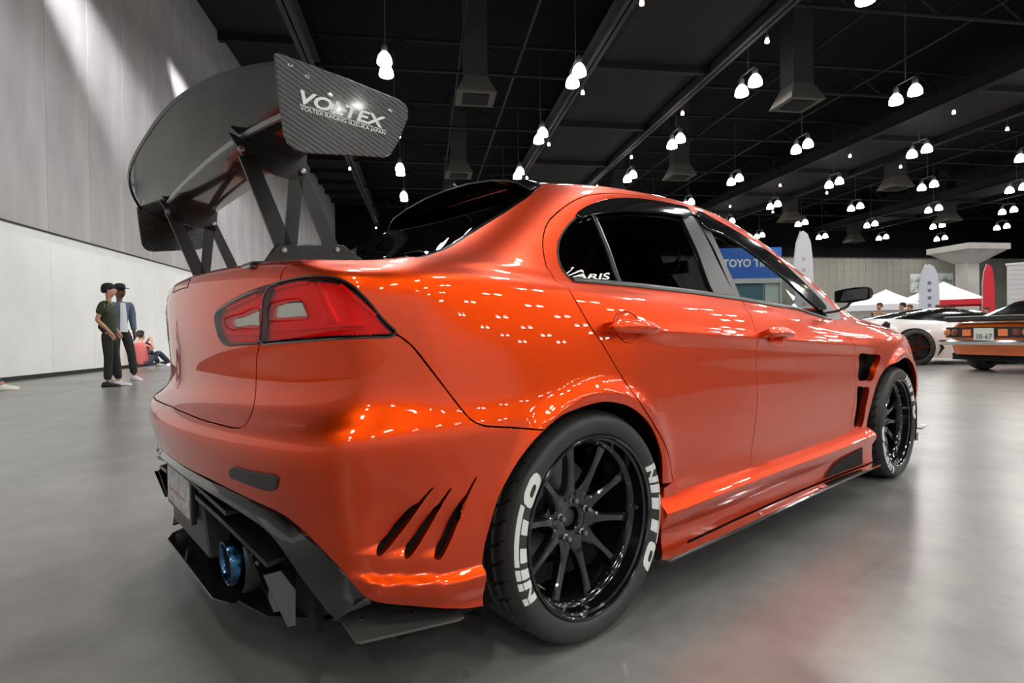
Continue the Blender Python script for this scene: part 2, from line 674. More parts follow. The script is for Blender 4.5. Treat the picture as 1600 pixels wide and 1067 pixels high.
# ================================================================== body surface of the show car (control net of a bicubic B-spline)
XS={6:-.5,7:-.3,8:0,9:.3,10:.6,11:1.0,12:1.5,13:2.0,14:2.35,15:2.65,16:2.93}
REAR=[(0,0),(.25,.010),(.5,.047),(.68,.09)]
NC=22
def lower(x0,zs,W,xf=3.56,w4=.81,dx4=.145,dx5=.29):
    """one loop round the lower body: zs = anchors (col,z); W = half-widths for cols 5..17"""
    cz=[a for a,b in zs];vz=[b for a,b in zs]
    z=np.interp(range(NC),cz,vz)
    P=np.zeros((NC,3))
    for c,(w,d) in enumerate(REAR): P[c]=(x0+d,-w,z[c])
    P[4]=(x0+dx4,-(w4+(W[0]-.86)),z[4])
    P[5]=(x0+dx5,-W[0],z[5])
    for c in range(6,17): P[c]=(XS[c],-W[c-5],z[c])
    P[17]=(3.16,-W[12],z[17])
    P[18]=(xf-.19,-.74,z[18]);P[19]=(xf-.07,-.52,z[19]);P[20]=(xf-.015,-.26,z[20]);P[21]=(xf,0,z[21])
    return P
def rows():
    R=[]
    R.append(lower(-0.800,[(0,.20),(21,.20)],[.85,.88,.89,.88,.85,.84,.84,.84,.85,.88,.89,.88,.82],3.52))
    R.append(lower(-0.840,[(0,.33),(21,.33)],[.87,.905,.92,.915,.88,.868,.868,.868,.878,.915,.93,.91,.84],3.55))
    R.append(lower(-0.865,[(0,.46),(21,.46)],[.872,.905,.925,.93,.90,.887,.887,.887,.892,.922,.937,.92,.85],3.57))
    R.append(lower(-0.895,[(0,.57),(21,.56)],[.876,.904,.925,.94,.91,.897,.896,.896,.90,.927,.94,.92,.85],3.58))
    R.append(lower(-0.903,[(0,.617),(5,.63),(21,.62)],[.88,.91,.925,.937,.912,.899,.898,.898,.902,.928,.938,.92,.845],3.57))
    R.append(lower(-0.883,[(0,.648),(5,.665),(21,.665)],[.875,.901,.918,.93,.911,.90,.898,.898,.902,.926,.935,.915,.84],3.56))
    R.append(lower(-0.830,[(0,.682),(5,.70),(21,.71)],[.867,.890,.908,.922,.908,.9,.898,.898,.902,.923,.93,.91,.83],3.54))
    R.append(lower(-0.828,[(0,.77),(21,.76)],[.86,.885,.902,.912,.905,.9,.898,.897,.9,.918,.922,.9,.81],3.50))
    R.append(lower(-0.835,[(0,.85),(8,.85),(13,.83),(21,.79)],[.858,.88,.895,.90,.898,.895,.892,.89,.892,.905,.905,.88,.79],3.46))
    R.append(lower(-0.841,[(0,.93),(8,.93),(11,.897),(13,.855),(15,.84),(21,.82)],[.855,.872,.883,.887,.884,.88,.877,.874,.872,.875,.87,.845,.76],3.42))
    R.append(lower(-0.840,[(0,.997),(4,.983),(7,.983),(8,.968),(9,.955),(11,.932),(13,.882),(15,.868),(21,.84)],[.85,.865,.872,.874,.87,.867,.862,.858,.853,.845,.83,.80,.73],3.38))
    R.append(lower(-0.832,[(0,1.036),(2,1.03),(3,1.02),(4,1.010),(7,1.008),(8,.988),(9,.975),(11,.952),(13,.90),(15,.888),(21,.85)],[.83,.845,.852,.855,.852,.849,.845,.84,.833,.815,.79,.76,.70],3.33))
    R.append(lower(-0.805,[(0,1.060),(2,1.054),(3,1.042),(4,1.026),(7,1.026),(8,1.002),(9,.989),(11,.965),(13,.911),(15,.903),(21,.86)],[.79,.805,.82,.83,.832,.832,.83,.825,.818,.79,.75,.72,.66],3.25,w4=.73))
    # mid deck
    def L(s): return np.array([[a,-b,c] for a,b,c in s],float)
    R.append(L([(-.62,0,1.064),(-.615,.25,1.062),(-.60,.48,1.056),(-.57,.63,1.049),(-.53,.71,1.044),(-.46,.765,1.046),(-.37,.79,1.047),(-.22,.805,1.05),(.02,.82,1.014),(.3,.825,.998),(.6,.826,.986),(1.0,.825,.971),(1.5,.822,.943),(2.0,.815,.918),(2.33,.78,.917),(2.55,.73,.927),(2.72,.66,.94),(2.86,.57,.94),(2.95,.46,.94),(3.0,.32,.945),(3.03,.16,.95),(3.03,0,.95)]))
    R.append(L([(-.36,0,1.074),(-.36,.25,1.074),(-.365,.47,1.073),(-.365,.59,1.073),(-.34,.67,1.078),(-.28,.725,1.078),(-.19,.757,1.076),(-.06,.778,1.062),(.1,.80,1.03),(.32,.806,1.011),(.6,.807,.998),(1.0,.807,.981),(1.5,.807,.953),(2.0,.80,.928),(2.27,.77,.931),(2.42,.725,.948),(2.5,.65,.97),(2.56,.55,.977),(2.61,.42,.983),(2.64,.28,.988),(2.655,.14,.99),(2.66,0,.99)]))
    R.append(L([(-.09,0,1.245),(-.092,.24,1.242),(-.10,.44,1.228),(-.115,.54,1.215),(-.10,.595,1.207),(-.05,.64,1.205),(.03,.67,1.205),(.13,.685,1.205),(.25,.695,1.205),(.42,.70,1.203),(.68,.703,1.20),(1.02,.703,1.193),(1.42,.703,1.17),(1.78,.70,1.13),(2.0,.675,1.115),(2.1,.63,1.14),(2.17,.56,1.16),(2.22,.46,1.175),(2.26,.35,1.185),(2.28,.23,1.195),(2.295,.12,1.20),(2.3,0,1.20)]))
    R.append(L([(.19,0,1.405),(.188,.22,1.402),(.175,.39,1.39),(.15,.48,1.365),(.17,.52,1.355),(.22,.55,1.35),(.3,.57,1.355),(.38,.58,1.362),(.48,.585,1.37),(.6,.587,1.377),(.8,.588,1.38),(1.05,.588,1.375),(1.32,.584,1.345),(1.56,.575,1.30),(1.7,.55,1.275),(1.78,.50,1.287),(1.82,.44,1.30),(1.85,.36,1.315),(1.87,.28,1.328),(1.885,.19,1.34),(1.895,.1,1.347),(1.9,0,1.35)]))
    R.append(L([(.36,0,1.44),(.355,.2,1.437),(.345,.34,1.425),(.33,.41,1.408),(.36,.44,1.405),(.40,.462,1.407),(.46,.475,1.412),(.53,.482,1.418),(.61,.486,1.422),(.71,.488,1.425),(.86,.488,1.425),(1.05,.487,1.42),(1.25,.482,1.402),(1.42,.47,1.372),(1.52,.44,1.36),(1.58,.39,1.367),(1.62,.33,1.378),(1.645,.27,1.388),(1.665,.2,1.398),(1.675,.13,1.405),(1.68,.07,1.41),(1.68,0,1.41)]))
    a=R[-1]
    b=a.copy();b[:,1]*=.5;b[:,0]=.98+(a[:,0]-.98)*.72;b[:,2]=1.452-.35*(b[:,0]-.95)**2*.12-(b[:,1]**2)*.12
    # keep roofline dropping to the front
    b[:,2]=np.interp(b[:,0],[.45,.7,1.0,1.3,1.6],[1.448,1.456,1.453,1.437,1.41])-b[:,1]**2*.15
    R.append(b)
    c=a.copy();c[:,1]=0;c[:,0]=.98+(a[:,0]-.98)*.6;c[:,2]=np.interp(c[:,0],[.5,.7,1.0,1.3,1.6],[1.452,1.459,1.456,1.44,1.41])
    R.append(c)
    R[16][:,2]+=.018;R[16][:,1]*=1.035;R[17][:,2]+=.025;R[17][:,1]*=1.05;R[18][:,2]+=.02;R[19][:,2]+=.02
    for r,d in((15,.06),(16,.09),(17,.07)):
        R[r][12:18,0]+=np.array([.4,.8,1,1,.9,.8])*d
    R[16][10:14,2]+=np.array([.006,.012,.016,.012]);R[17][10:14,2]+=np.array([.006,.012,.016,.012])
    return np.array(R)  # NR,NC,3
class BSurf:
    def __init__(s,net):
        s.net=net;nr,nc,_=net.shape
        # ghost columns (mirror), ghost rows
        g0=net[:,1].copy();g0[:,1]*=-1
        g1=net[:,-2].copy();g1[:,1]*=-1
        n=np.concatenate([g0[:,None],net,g1[:,None]],1)
        b0=2*n[0]-n[1]; b1=n[-2].copy();b1[:,1]*=-1
        s.P=np.concatenate([b0[None],n,b1[None]],0)
        s.nr,s.nc=nr,nc
    @staticmethod
    def bas(t):
        return np.stack([(1-t)**3/6,(3*t**3-6*t*t+4)/6,(-3*t**3+3*t*t+3*t+1)/6,t**3/6],-1)
    @staticmethod
    def dbas(t):
        return np.stack([-(1-t)**2/2,(9*t*t-12*t)/6,(-9*t*t+6*t+3)/6,t*t/2],-1)
    def ev(s,u,v,der=False):
        u=np.clip(np.asarray(u,float),0,s.nc-1-1e-9);v=np.clip(np.asarray(v,float),0,s.nr-1-1e-9)
        iu=u.astype(int);iv=v.astype(int);tu=u-iu;tv=v-iv
        bu=s.bas(tu);bv=s.bas(tv)
        out=0;du=0;dv=0
        if der: dbu=s.dbas(tu);dbv=s.dbas(tv)
        for a in range(4):
            for b in range(4):
                Q=s.P[iv+b,iu+a]
                out=out+Q*(bu[...,a]*bv[...,b])[...,None]
                if der:
                    du=du+Q*(dbu[...,a]*bv[...,b])[...,None];dv=dv+Q*(bu[...,a]*dbv[...,b])[...,None]
        if der:
            n=np.cross(du,dv);n/=np.linalg.norm(n,axis=-1,keepdims=True)+1e-12
            return out,n
        return out

# feature curves on the body surface, in surface coordinates (u round the car, v from sill to roof)
CV = {
    'lid_bot': [(0.0, 5.22), (0.842, 5.082), (1.354, 4.935), (1.734, 4.866), (2.085, 4.799), (2.238, 4.823)],
    'lid_low': [(2.238, 4.823), (2.311, 5.03), (2.223, 5.52), (2.12, 6.079), (2.104, 6.921), (2.163, 7.597), (2.253, 7.941)],
    'lgap': [(2.253, 7.941), (2.292, 8.168), (2.371, 8.849), (2.429, 9.48), (2.525, 9.789), (2.757, 10.012)],
    'light_in': [(2.757, 10.012), (2.41, 9.865), (2.07, 9.679), (1.734, 9.428), (1.485, 9.227), (1.28, 9.024), (1.218, 8.822), (1.233, 8.511), (1.298, 8.147), (1.353, 8.0), (1.482, 7.897), (1.877, 7.915), (2.253, 7.941)],
    'light_top': [(2.757, 10.012), (3.046, 10.143), (3.318, 10.232), (3.604, 10.243), (3.843, 10.172), (4.037, 9.977), (4.167, 9.696), (4.299, 9.379), (4.437, 8.996), (4.573, 8.642), (4.697, 8.386), (4.842, 8.137)],
    'light_bot': [(4.842, 8.137), (4.493, 8.118), (3.94, 8.103), (3.282, 8.044), (2.595, 7.978), (2.253, 7.941)],
    'seam': [(4.842, 8.137), (5.064, 7.906), (5.367, 7.496), (5.849, 6.743), (6.097, 6.118), (6.224, 5.602), (6.343, 4.986), (6.489, 4.579), (6.666, 4.399), (6.869, 4.242), (7.24, 3.897)],
    'arch_b': [(7.24, 3.897), (7.028, 3.272), (6.814, 2.622), (6.664, 2.142), (6.571, 1.681), (6.503, 1.297), (6.477, 0.961)],
    'arch_q': [(7.24, 3.897), (7.466, 4.514), (7.675, 4.825), (7.849, 5.001), (8.07, 5.064), (8.357, 4.628), (8.619, 3.815), (8.871, 2.888), (9.042, 2.125), (9.141, 1.35)],
    'bump_end': [(6.477, 0.961), (6.484, 0.544), (6.498, 0.203)],
    'bump_low': [(6.498, 0.203), (6.286, 0.244), (5.973, 0.319), (5.529, 0.399), (5.036, 0.468), (4.641, 0.57), (4.389, 0.665), (4.218, 0.752), (4.099, 0.898)],
    'difftop': [(4.099, 0.898), (3.881, 1.225), (3.584, 1.597), (3.416, 1.769), (3.245, 1.928), (3.061, 2.06), (2.841, 2.135), (2.387, 2.225), (1.909, 2.313), (1.389, 2.389), (0.721, 2.423), (0.0, 2.46)],
    'lid_side': [(2.757, 10.012), (2.78, 10.76), (2.86, 11.4), (2.98, 12.2), (3.12, 13.0), (3.2, 13.62)],
    'lid_front': [(3.2, 13.62), (2.5, 13.68), (1.5, 13.7), (0.0, 13.7)],
    'glassedge': [(4.308, 13.39), (4.068, 13.755), (4.008, 14.028), (3.819, 14.442), (3.805, 14.812), (3.912, 15.239), (3.941, 15.663)],
    'lid_glass': [(3.2, 13.62), (3.6, 13.55), (4.308, 13.39)],
    'ditch_rear': [(3.941, 15.663), (4.061, 16.05), (4.35, 16.45), (5.0, 16.7)],
    'ditch': [(5.0, 16.7), (7.0, 16.76), (9.0, 16.78), (11.0, 16.76), (13.0, 16.72), (14.35, 16.6)],
    'wsedge': [(14.35, 16.6), (14.4, 16.2), (14.42, 15.6), (14.42, 14.9), (14.4, 14.1)],
    'apbase': [(14.4, 14.1), (14.1, 14.02), (13.75, 13.9)],
    'dc_up': [(10.589, 16.038), (10.321, 16.089), (10.036, 16.128), (9.356, 16.203), (8.292, 16.138), (7.193, 15.994), (6.472, 15.761), (6.204, 15.458), (6.134, 15.171), (6.206, 14.944), (6.378, 14.703), (6.634, 14.401), (6.855, 14.152), (7.133, 13.811)],
    'dc_dn': [(7.133, 13.811), (7.609, 12.915), (7.812, 11.037), (7.848, 9.671), (7.976, 8.549), (8.144, 7.765), (8.268, 7.11), (8.43, 6.151), (8.624, 4.345), (8.838, 3.251), (9.104, 2.318), (9.304, 1.566), (9.382, 1.272)],
    'dc_dn2': [(9.382, 1.272), (9.463, 0.962), (9.555, 0.743), (9.657, 0.636)],
    'dc_front': [(10.589, 16.038), (11.308, 15.799), (11.984, 15.563), (12.489, 15.436), (13.14, 15.277), (13.471, 14.945), (13.499, 14.552), (13.6, 14.0)],
    'q_bot': [(9.141, 1.35), (9.382, 1.272)],
    'doorgap': [(10.997, 13.763), (10.932, 11.403), (10.894, 9.099), (10.9, 7.672), (10.889, 5.209), (10.87, 2.829), (10.85, 1.786), (10.836, 1.187), (10.791, 0.72)],
    'rdoor_bot': [(9.657, 0.636), (10.224, 0.72), (10.791, 0.72)],
    'fd_front': [(12.768, 11.923), (12.777, 8.738), (12.92, 7.577), (13.017, 6.841), (13.034, 5.469), (13.031, 3.813), (12.988, 2.32), (12.946, 1.306), (12.925, 0.72)],
    'fdoor_bot': [(10.791, 0.72), (12.925, 0.72)],
    'dlo_rear': [(10.593, 15.914), (10.126, 15.961), (9.544, 15.936), (8.88, 15.878), (8.251, 15.798), (7.711, 15.684), (7.279, 15.505), (7.034, 15.23), (6.934, 14.947), (6.954, 14.675), (7.108, 14.335), (7.272, 14.078), (7.491, 13.753), (7.705, 13.399), (7.937, 12.757)],
    'dlo_bot_r': [(7.937, 12.757), (8.252, 13.257), (8.709, 13.552), (9.581, 13.71), (10.576, 13.762), (10.997, 13.763)],
    'dlo_bot_f': [(10.997, 13.763), (11.556, 13.729), (12.232, 13.628), (12.768, 11.923)],
    'dlo_top_f': [(10.593, 15.914), (11.243, 15.684), (11.878, 15.429), (12.293, 15.245), (12.604, 14.971), (12.791, 14.513), (12.768, 11.923)],
    'fd_apex': [(12.768, 11.923), (12.9, 11.6), (13.3, 13.2), (13.6, 14.0)],
    'b_top': [(10.589, 16.038), (10.593, 15.914)],
    'vent_dummy': [(13.06, 6.153)],
    'farch': [(13.587, 0.233), (13.473, 0.943), (13.463, 1.475), (13.545, 2.155), (13.669, 3.037), (13.898, 4.096), (14.226, 5.024), (14.59, 5.297), (14.967, 5.678), (15.236, 5.554), (15.546, 4.924), (15.874, 3.757), (16.146, 2.71), (16.332, 1.844), (16.408, 1.038), (16.363, 0.246)],
    'vent_up': [(13.196, 6.504), (13.486, 6.412), (13.858, 6.176), (13.689, 4.791), (13.539, 3.564), (13.308, 3.628), (13.118, 3.719), (13.159, 5.177)],
    'vent_lo': [(13.078, 3.167), (13.256, 3.093), (13.425, 2.991), (13.362, 2.028), (13.301, 1.234), (13.166, 1.279), (13.06, 1.315), (13.073, 2.115)],
    'slot0': [(5.7, 2.611), (5.548, 2.427), (5.392, 2.241), (5.128, 1.947), (4.826, 1.666), (4.592, 1.464), (4.493, 1.429), (4.508, 1.516), (4.723, 1.709), (5.003, 2.005), (5.256, 2.236), (5.376, 2.288), (5.526, 2.43)],
    'slot1': [(6.01, 2.542), (5.9, 2.347), (5.8, 2.184), (5.58, 1.874), (5.234, 1.524), (5.024, 1.348), (4.946, 1.326), (4.961, 1.413), (5.26, 1.683), (5.516, 1.945), (5.714, 2.176), (5.782, 2.222), (5.889, 2.372)],
    'slot2': [(6.397, 2.709), (6.318, 2.487), (6.249, 2.292), (6.13, 1.947), (5.943, 1.534), (5.784, 1.301), (5.694, 1.23), (5.609, 1.272), (5.636, 1.341), (5.86, 1.609), (6.018, 1.929), (6.173, 2.243), (6.236, 2.328), (6.305, 2.5)],
    'reflector': [(2.162, 2.948), (2.471, 2.976), (2.823, 2.988), (3.09, 2.988), (3.131, 2.929), (3.093, 2.79), (3.012, 2.647), (2.893, 2.603), (2.526, 2.626), (2.209, 2.671), (2.084, 2.696), (2.094, 2.817)],
    'clear_in': [(1.51, 8.696), (1.881, 8.858), (2.286, 9.008), (2.293, 8.773), (2.266, 8.464), (1.944, 8.432), (1.63, 8.398), (1.536, 8.515)],
    'clear_out': [(2.525, 9.038), (2.748, 9.217), (3.08, 9.255), (3.193, 9.225), (3.271, 8.919), (3.322, 8.682), (3.054, 8.638), (2.598, 8.622), (2.506, 8.639)],
    'badge': [(-0.15, 10.684), (-0.15, 11.017), (0.132, 11.055), (0.3, 10.372), (-0.126, 10.446), (-0.15, 10.304)],
    'qglass': [(7.299, 15.431), (7.084, 15.183), (6.984, 14.919), (7.015, 14.65), (7.138, 14.343), (7.297, 14.088), (7.498, 13.8), (7.727, 13.442), (7.927, 12.987), (8.235, 13.387), (8.658, 13.595), (8.384, 14.459), (8.003, 14.955)],
    'rglass': [(7.433, 15.49), (7.816, 15.622), (8.296, 15.726), (9.117, 15.816), (9.725, 15.86), (10.299, 15.789), (10.449, 15.022), (10.528, 13.829), (9.585, 13.75), (8.757, 13.614), (8.478, 14.477), (8.119, 14.97)],
    'fglass': [(10.921, 15.667), (11.417, 15.558), (11.833, 15.368), (12.235, 15.181), (12.537, 14.907), (12.725, 14.445), (12.761, 13.63), (12.234, 13.687), (11.565, 13.777), (11.031, 13.816), (10.98, 14.866)],
    'divider': [(7.348, 15.492), (8.1, 14.968), (8.462, 14.474), (8.72, 13.588)],
    'sash_r': [(10.338, 15.799), (10.619, 15.797), (10.702, 15.745), (10.828, 15.103), (10.889, 13.744), (10.547, 13.804), (10.492, 14.936)],
    'sash_f': [(10.762, 15.726), (10.959, 15.678), (11.022, 14.903), (10.988, 13.777), (10.927, 13.765), (10.903, 15.011)],
    'visor_r': [(6.95, 15.258), (7.071, 15.413), (7.251, 15.532), (7.686, 15.714), (8.228, 15.842), (8.871, 15.931), (9.549, 15.988), (10.138, 16.002), (10.578, 15.967), (10.585, 15.848), (10.482, 15.704), (10.063, 15.686), (9.522, 15.641), (8.544, 15.508), (7.557, 15.296), (7.153, 15.19)],
    'visor_f': [(10.813, 15.922), (11.324, 15.824), (12.016, 15.6), (12.489, 15.436), (12.855, 15.085), (13.039, 14.223), (12.698, 13.929), (12.338, 14.685), (11.868, 15.142), (11.283, 15.46), (10.781, 15.61)],
}

# ================================================================== the show car
car = empty('sports_sedan', (0, 0, 0), CAR_ROT, 'metallic orange sports sedan with tall carbon rear wing in the foreground', 'car')

# metallic orange paint under clear coat
m_paint = principled('orange metallic paint', (.78, .060, .001), .40, .95, Coat_Weight=1.0, Coat_Roughness=.006)
n_, l_, b_ = nodes_of(m_paint)
b_.inputs['Coat IOR'].default_value = 1.5
tc = n_.new('ShaderNodeTexCoord')
fl = n_.new('ShaderNodeTexVoronoi')
fl.inputs['Scale'].default_value = 1400
l_.new(tc.outputs['Object'], fl.inputs['Vector'])
fm = n_.new('ShaderNodeMapRange')
fm.inputs['To Min'].default_value = .34
fm.inputs['To Max'].default_value = .46
l_.new(fl.outputs['Color'], fm.inputs['Value'])
l_.new(fm.outputs[0], b_.inputs['Roughness'])
M['paint'] = m_paint
M['glass_dark'] = tinted_glass('smoked glass', (.10, .10, .11), 1.0)
M['glass_clear'] = tinted_glass('clear glass', (.80, .85, .84), 1.0)
M['glass_rear'] = tinted_glass('rear window glass', (.05, .05, .055), 1.3)
M['visor'] = principled('smoked acrylic', (.008, .008, .009), .08, 0, Coat_Weight=1.0)
M['carbon'] = carbon('carbon fibre weave')
M['carbon_fine'] = carbon('lacquered dark carbon', 2200, (.006, .006, .006), (.016, .017, .016), .14, .8)
M['carbon_plate'] = carbon('lightened carbon plate', 1500, (.03, .03, .028), (.16, .165, .15), .35, .3)  # weave colours lightened to offset the shade under the bumper
M['rubber'] = principled('tyre rubber', (.030, .031, .030), .5)
M['rim'] = principled('black wheel lacquer', (.012, .013, .018), .16, .6, Coat_Weight=1.0, Coat_Roughness=.05)
M['red_lens'] = tinted_glass('red lamp lens', (1.0, .16, .12), .8)
M['clear_lens'] = tinted_glass('clear lamp lens', (.85, .87, .84), 1.0)
M['lamp_red'] = principled('red lamp reflector', (.92, .05, .03), .38, .5)
M['lamp_silver'] = principled('silver lamp reflector', (.55, .56, .54), .22, .9)
M['cloth'] = principled('seat cloth', (.012, .012, .013), .9)
M['trim_black'] = principled('satin window trim', (.03, .031, .033), .28)

SURF = BSurf(rows())
SLOTS = []                                   # slot lines in (x, z): top, bottom


def disp(P):
    """fine relief on top of the smooth body: creases, lips, scoops (metres along the normal)"""
    x, y, z = P[..., 0], P[..., 1], P[..., 2]
    side = smoothstep(.55, .7, -y)
    d = np.zeros_like(x)
    # crease through the door handles, shoulder just above it drawn in
    zc = np.interp(x, [-.1, .3, 1.0, 2.0, 2.4], [.868, .866, .832, .782, .765])
    w = smoothstep(.15, .45, x) * (1 - smoothstep(2.0, 2.3, x)) * side
    d += w * .006 * np.exp(-((z - zc) / .020) ** 2)
    d -= w * .009 * smoothstep(0, -.05, z - zc) * (1 - smoothstep(-.10, -.25, z - zc))
    # foot of the doors kicks out
    w = smoothstep(.3, .55, x) * (1 - smoothstep(1.9, 2.1, x)) * side
    d += w * .016 * (1 - smoothstep(.30, .40, z))
    # arch lips
    for xc, r0, amp in ((0, .372, .010), (2.65, .395, .014)):
        r = np.hypot(x - xc, z - .322)
        d += side * amp * np.exp(-((r - r0) / .028) ** 2) * smoothstep(.30, .50, z)
    # rear bumper: hollow behind the crest, lip at its foot
    gx = np.exp(-((x + .60) / .10) ** 2)
    d -= side * .012 * gx * np.exp(-((z - .47) / .07) ** 2)
    zl = np.interp(x, [-.72, -.62, -.5, -.40], [.366, .340, .324, .322])
    w = smoothstep(-.70, -.62, x) * (1 - smoothstep(-.36, -.30, x)) * side
    d += w * .022 * (1 - smoothstep(-.012, .004, z - zl))
    d += w * -.010 * np.exp(-((z - zl + .075) / .03) ** 2)
    # saw-tooth fins between the three slots
    if SLOTS:
        inz = smoothstep(.325, .345, z) * (1 - smoothstep(.47, .56, z))
        prev = None
        for k, ((xt, zt), (xb, zb)) in enumerate(SLOTS):
            t = (z - zb) / (zt - zb)
            xl = xb + (xt - xb) * t
            q = (x - xl)                     # > 0: in front of the slot
            wd = .075
            deep = np.where(q < 0, np.clip(1 + q / wd, 0, 1) ** 1.6, 0)
            d -= side * .020 * deep * smoothstep(.02, .16, t) * smoothstep(.80, .38, t)
    return d


def body(u, v, off=0.0):
    """displaced body surface and its normal"""
    u = np.asarray(u, float)
    v = np.asarray(v, float)

    def f(a, b):
        P, N = SURF.ev(a, b, True)
        return P + N * (disp(P) + off)[..., None]
    P = f(u, v)
    eu, ev = .006, .012
    ua, ub = np.clip(u - eu, 0, 21), np.clip(u + eu, 0, 21)
    va, vb = np.clip(v - ev, 0, 19), np.clip(v + ev, 0, 19)
    du = f(ub, v) - f(ua, v)
    dv = f(u, vb) - f(u, va)
    N = np.cross(du, dv)
    ln = np.linalg.norm(N, axis=-1, keepdims=True)
    _, N0 = SURF.ev(u, v, True)
    N = np.where(ln > 1e-9, N / np.maximum(ln, 1e-12), N0)
    mid = (u < 1e-6) | (u > 21 - 1e-6)
    N[mid, 1] = 0
    N /= np.linalg.norm(N, axis=-1, keepdims=True)
    P[mid, 1] = 0
    return P, N


UVS = np.array([.30, .09])


def curve_uv(pts, closed=False, step=.012):
    """Catmull-Rom through uv points, resampled evenly along the body"""
    p = np.array(pts, float)
    if len(p) == 2 and not closed:
        q = p[0] + (p[1] - p[0]) * np.linspace(0, 1, 40)[:, None]
    else:
        n = len(p)
        q = []
        rng = range(n if closed else n - 1)
        for i in rng:
            if closed:
                a, b, c, d = p[(i - 1) % n], p[i], p[(i + 1) % n], p[(i + 2) % n]
            else:
                b, c = p[i], p[i + 1]
                a = p[i - 1] if i > 0 else 2 * b - c
                d = p[i + 2] if i + 2 < n else 2 * c - b
            sa, sb, sc, sd = a * UVS, b * UVS, c * UVS, d * UVS
            t0 = 0
            t1 = t0 + max(np.linalg.norm(sb - sa), 1e-6) ** .5
            t2 = t1 + max(np.linalg.norm(sc - sb), 1e-6) ** .5
            t3 = t2 + max(np.linalg.norm(sd - sc), 1e-6) ** .5
            for t in np.linspace(t1, t2, 24, endpoint=False):
                A1 = (t1 - t) / (t1 - t0) * a + (t - t0) / (t1 - t0) * b
                A2 = (t2 - t) / (t2 - t1) * b + (t - t1) / (t2 - t1) * c
                A3 = (t3 - t) / (t3 - t2) * c + (t - t2) / (t3 - t2) * d
                B1 = (t2 - t) / (t2 - t0) * A1 + (t - t0) / (t2 - t0) * A2
                B2 = (t3 - t) / (t3 - t1) * A2 + (t - t1) / (t3 - t1) * A3
                q.append((t2 - t) / (t2 - t1) * B1 + (t - t1) / (t2 - t1) * B2)
        if not closed:
            q.append(p[-1])
        q = np.array(q)
    if closed:
        q = np.vstack([q, q[:1]])
    P = SURF.ev(q[:, 0], q[:, 1])
    s = np.concatenate([[0], np.cumsum(np.linalg.norm(np.diff(P, axis=0), axis=1))])
    n = max(2, int(round(s[-1] / step)) + 1)
    t = np.linspace(0, s[-1], n)
    r = np.stack([np.interp(t, s, q[:, 0]), np.interp(t, s, q[:, 1])], 1)
    return r[:-1] if closed else r


def path(*names, step=.012):
    """closed outline from named curves ('-name' runs backwards) or raw uv lists"""
    out = []
    for nm in names:
        if isinstance(nm, str):
            pts = CV[nm.lstrip('-')]
            pts = pts[::-1] if nm[0] == '-' else pts
        else:
            pts = nm
        c = curve_uv(pts, step=step)
        out.append(c[:-1])
    return np.vstack(out)


def hole(name, step=.006):
    return curve_uv(CV[name], True, step)


def pip(poly, q):
    """points in polygon"""
    x, y = q[:, 0], q[:, 1]
    ins = np.zeros(len(q), bool)
    a = poly
    b = np.roll(poly, -1, 0)
    for (x0, y0), (x1, y1) in zip(a, b):
        if y0 == y1:
            continue
        c = ((y0 > y) != (y1 > y)) & (x < (x1 - x0) * (y - y0) / (y1 - y0) + x0)
        ins ^= c
    return ins


def area(poly):
    x, y = poly[:, 0], poly[:, 1]
    return .5 * np.sum(x * np.roll(y, -1) - np.roll(x, -1) * y)


def dist_poly(poly, q):
    """distance to a closed polyline (scaled uv)"""
    d = np.full(len(q), 1e9)
    b = np.roll(poly, -1, 0)
    for p0, p1 in zip(poly, b):
        e = p1 - p0
        L = e @ e
        if L < 1e-14:
            continue
        t = np.clip(((q - p0) @ e) / L, 0, 1)
        w = q - (p0 + t[:, None] * e)
        d = np.minimum(d, (w * w).sum(1))
    return np.sqrt(d)


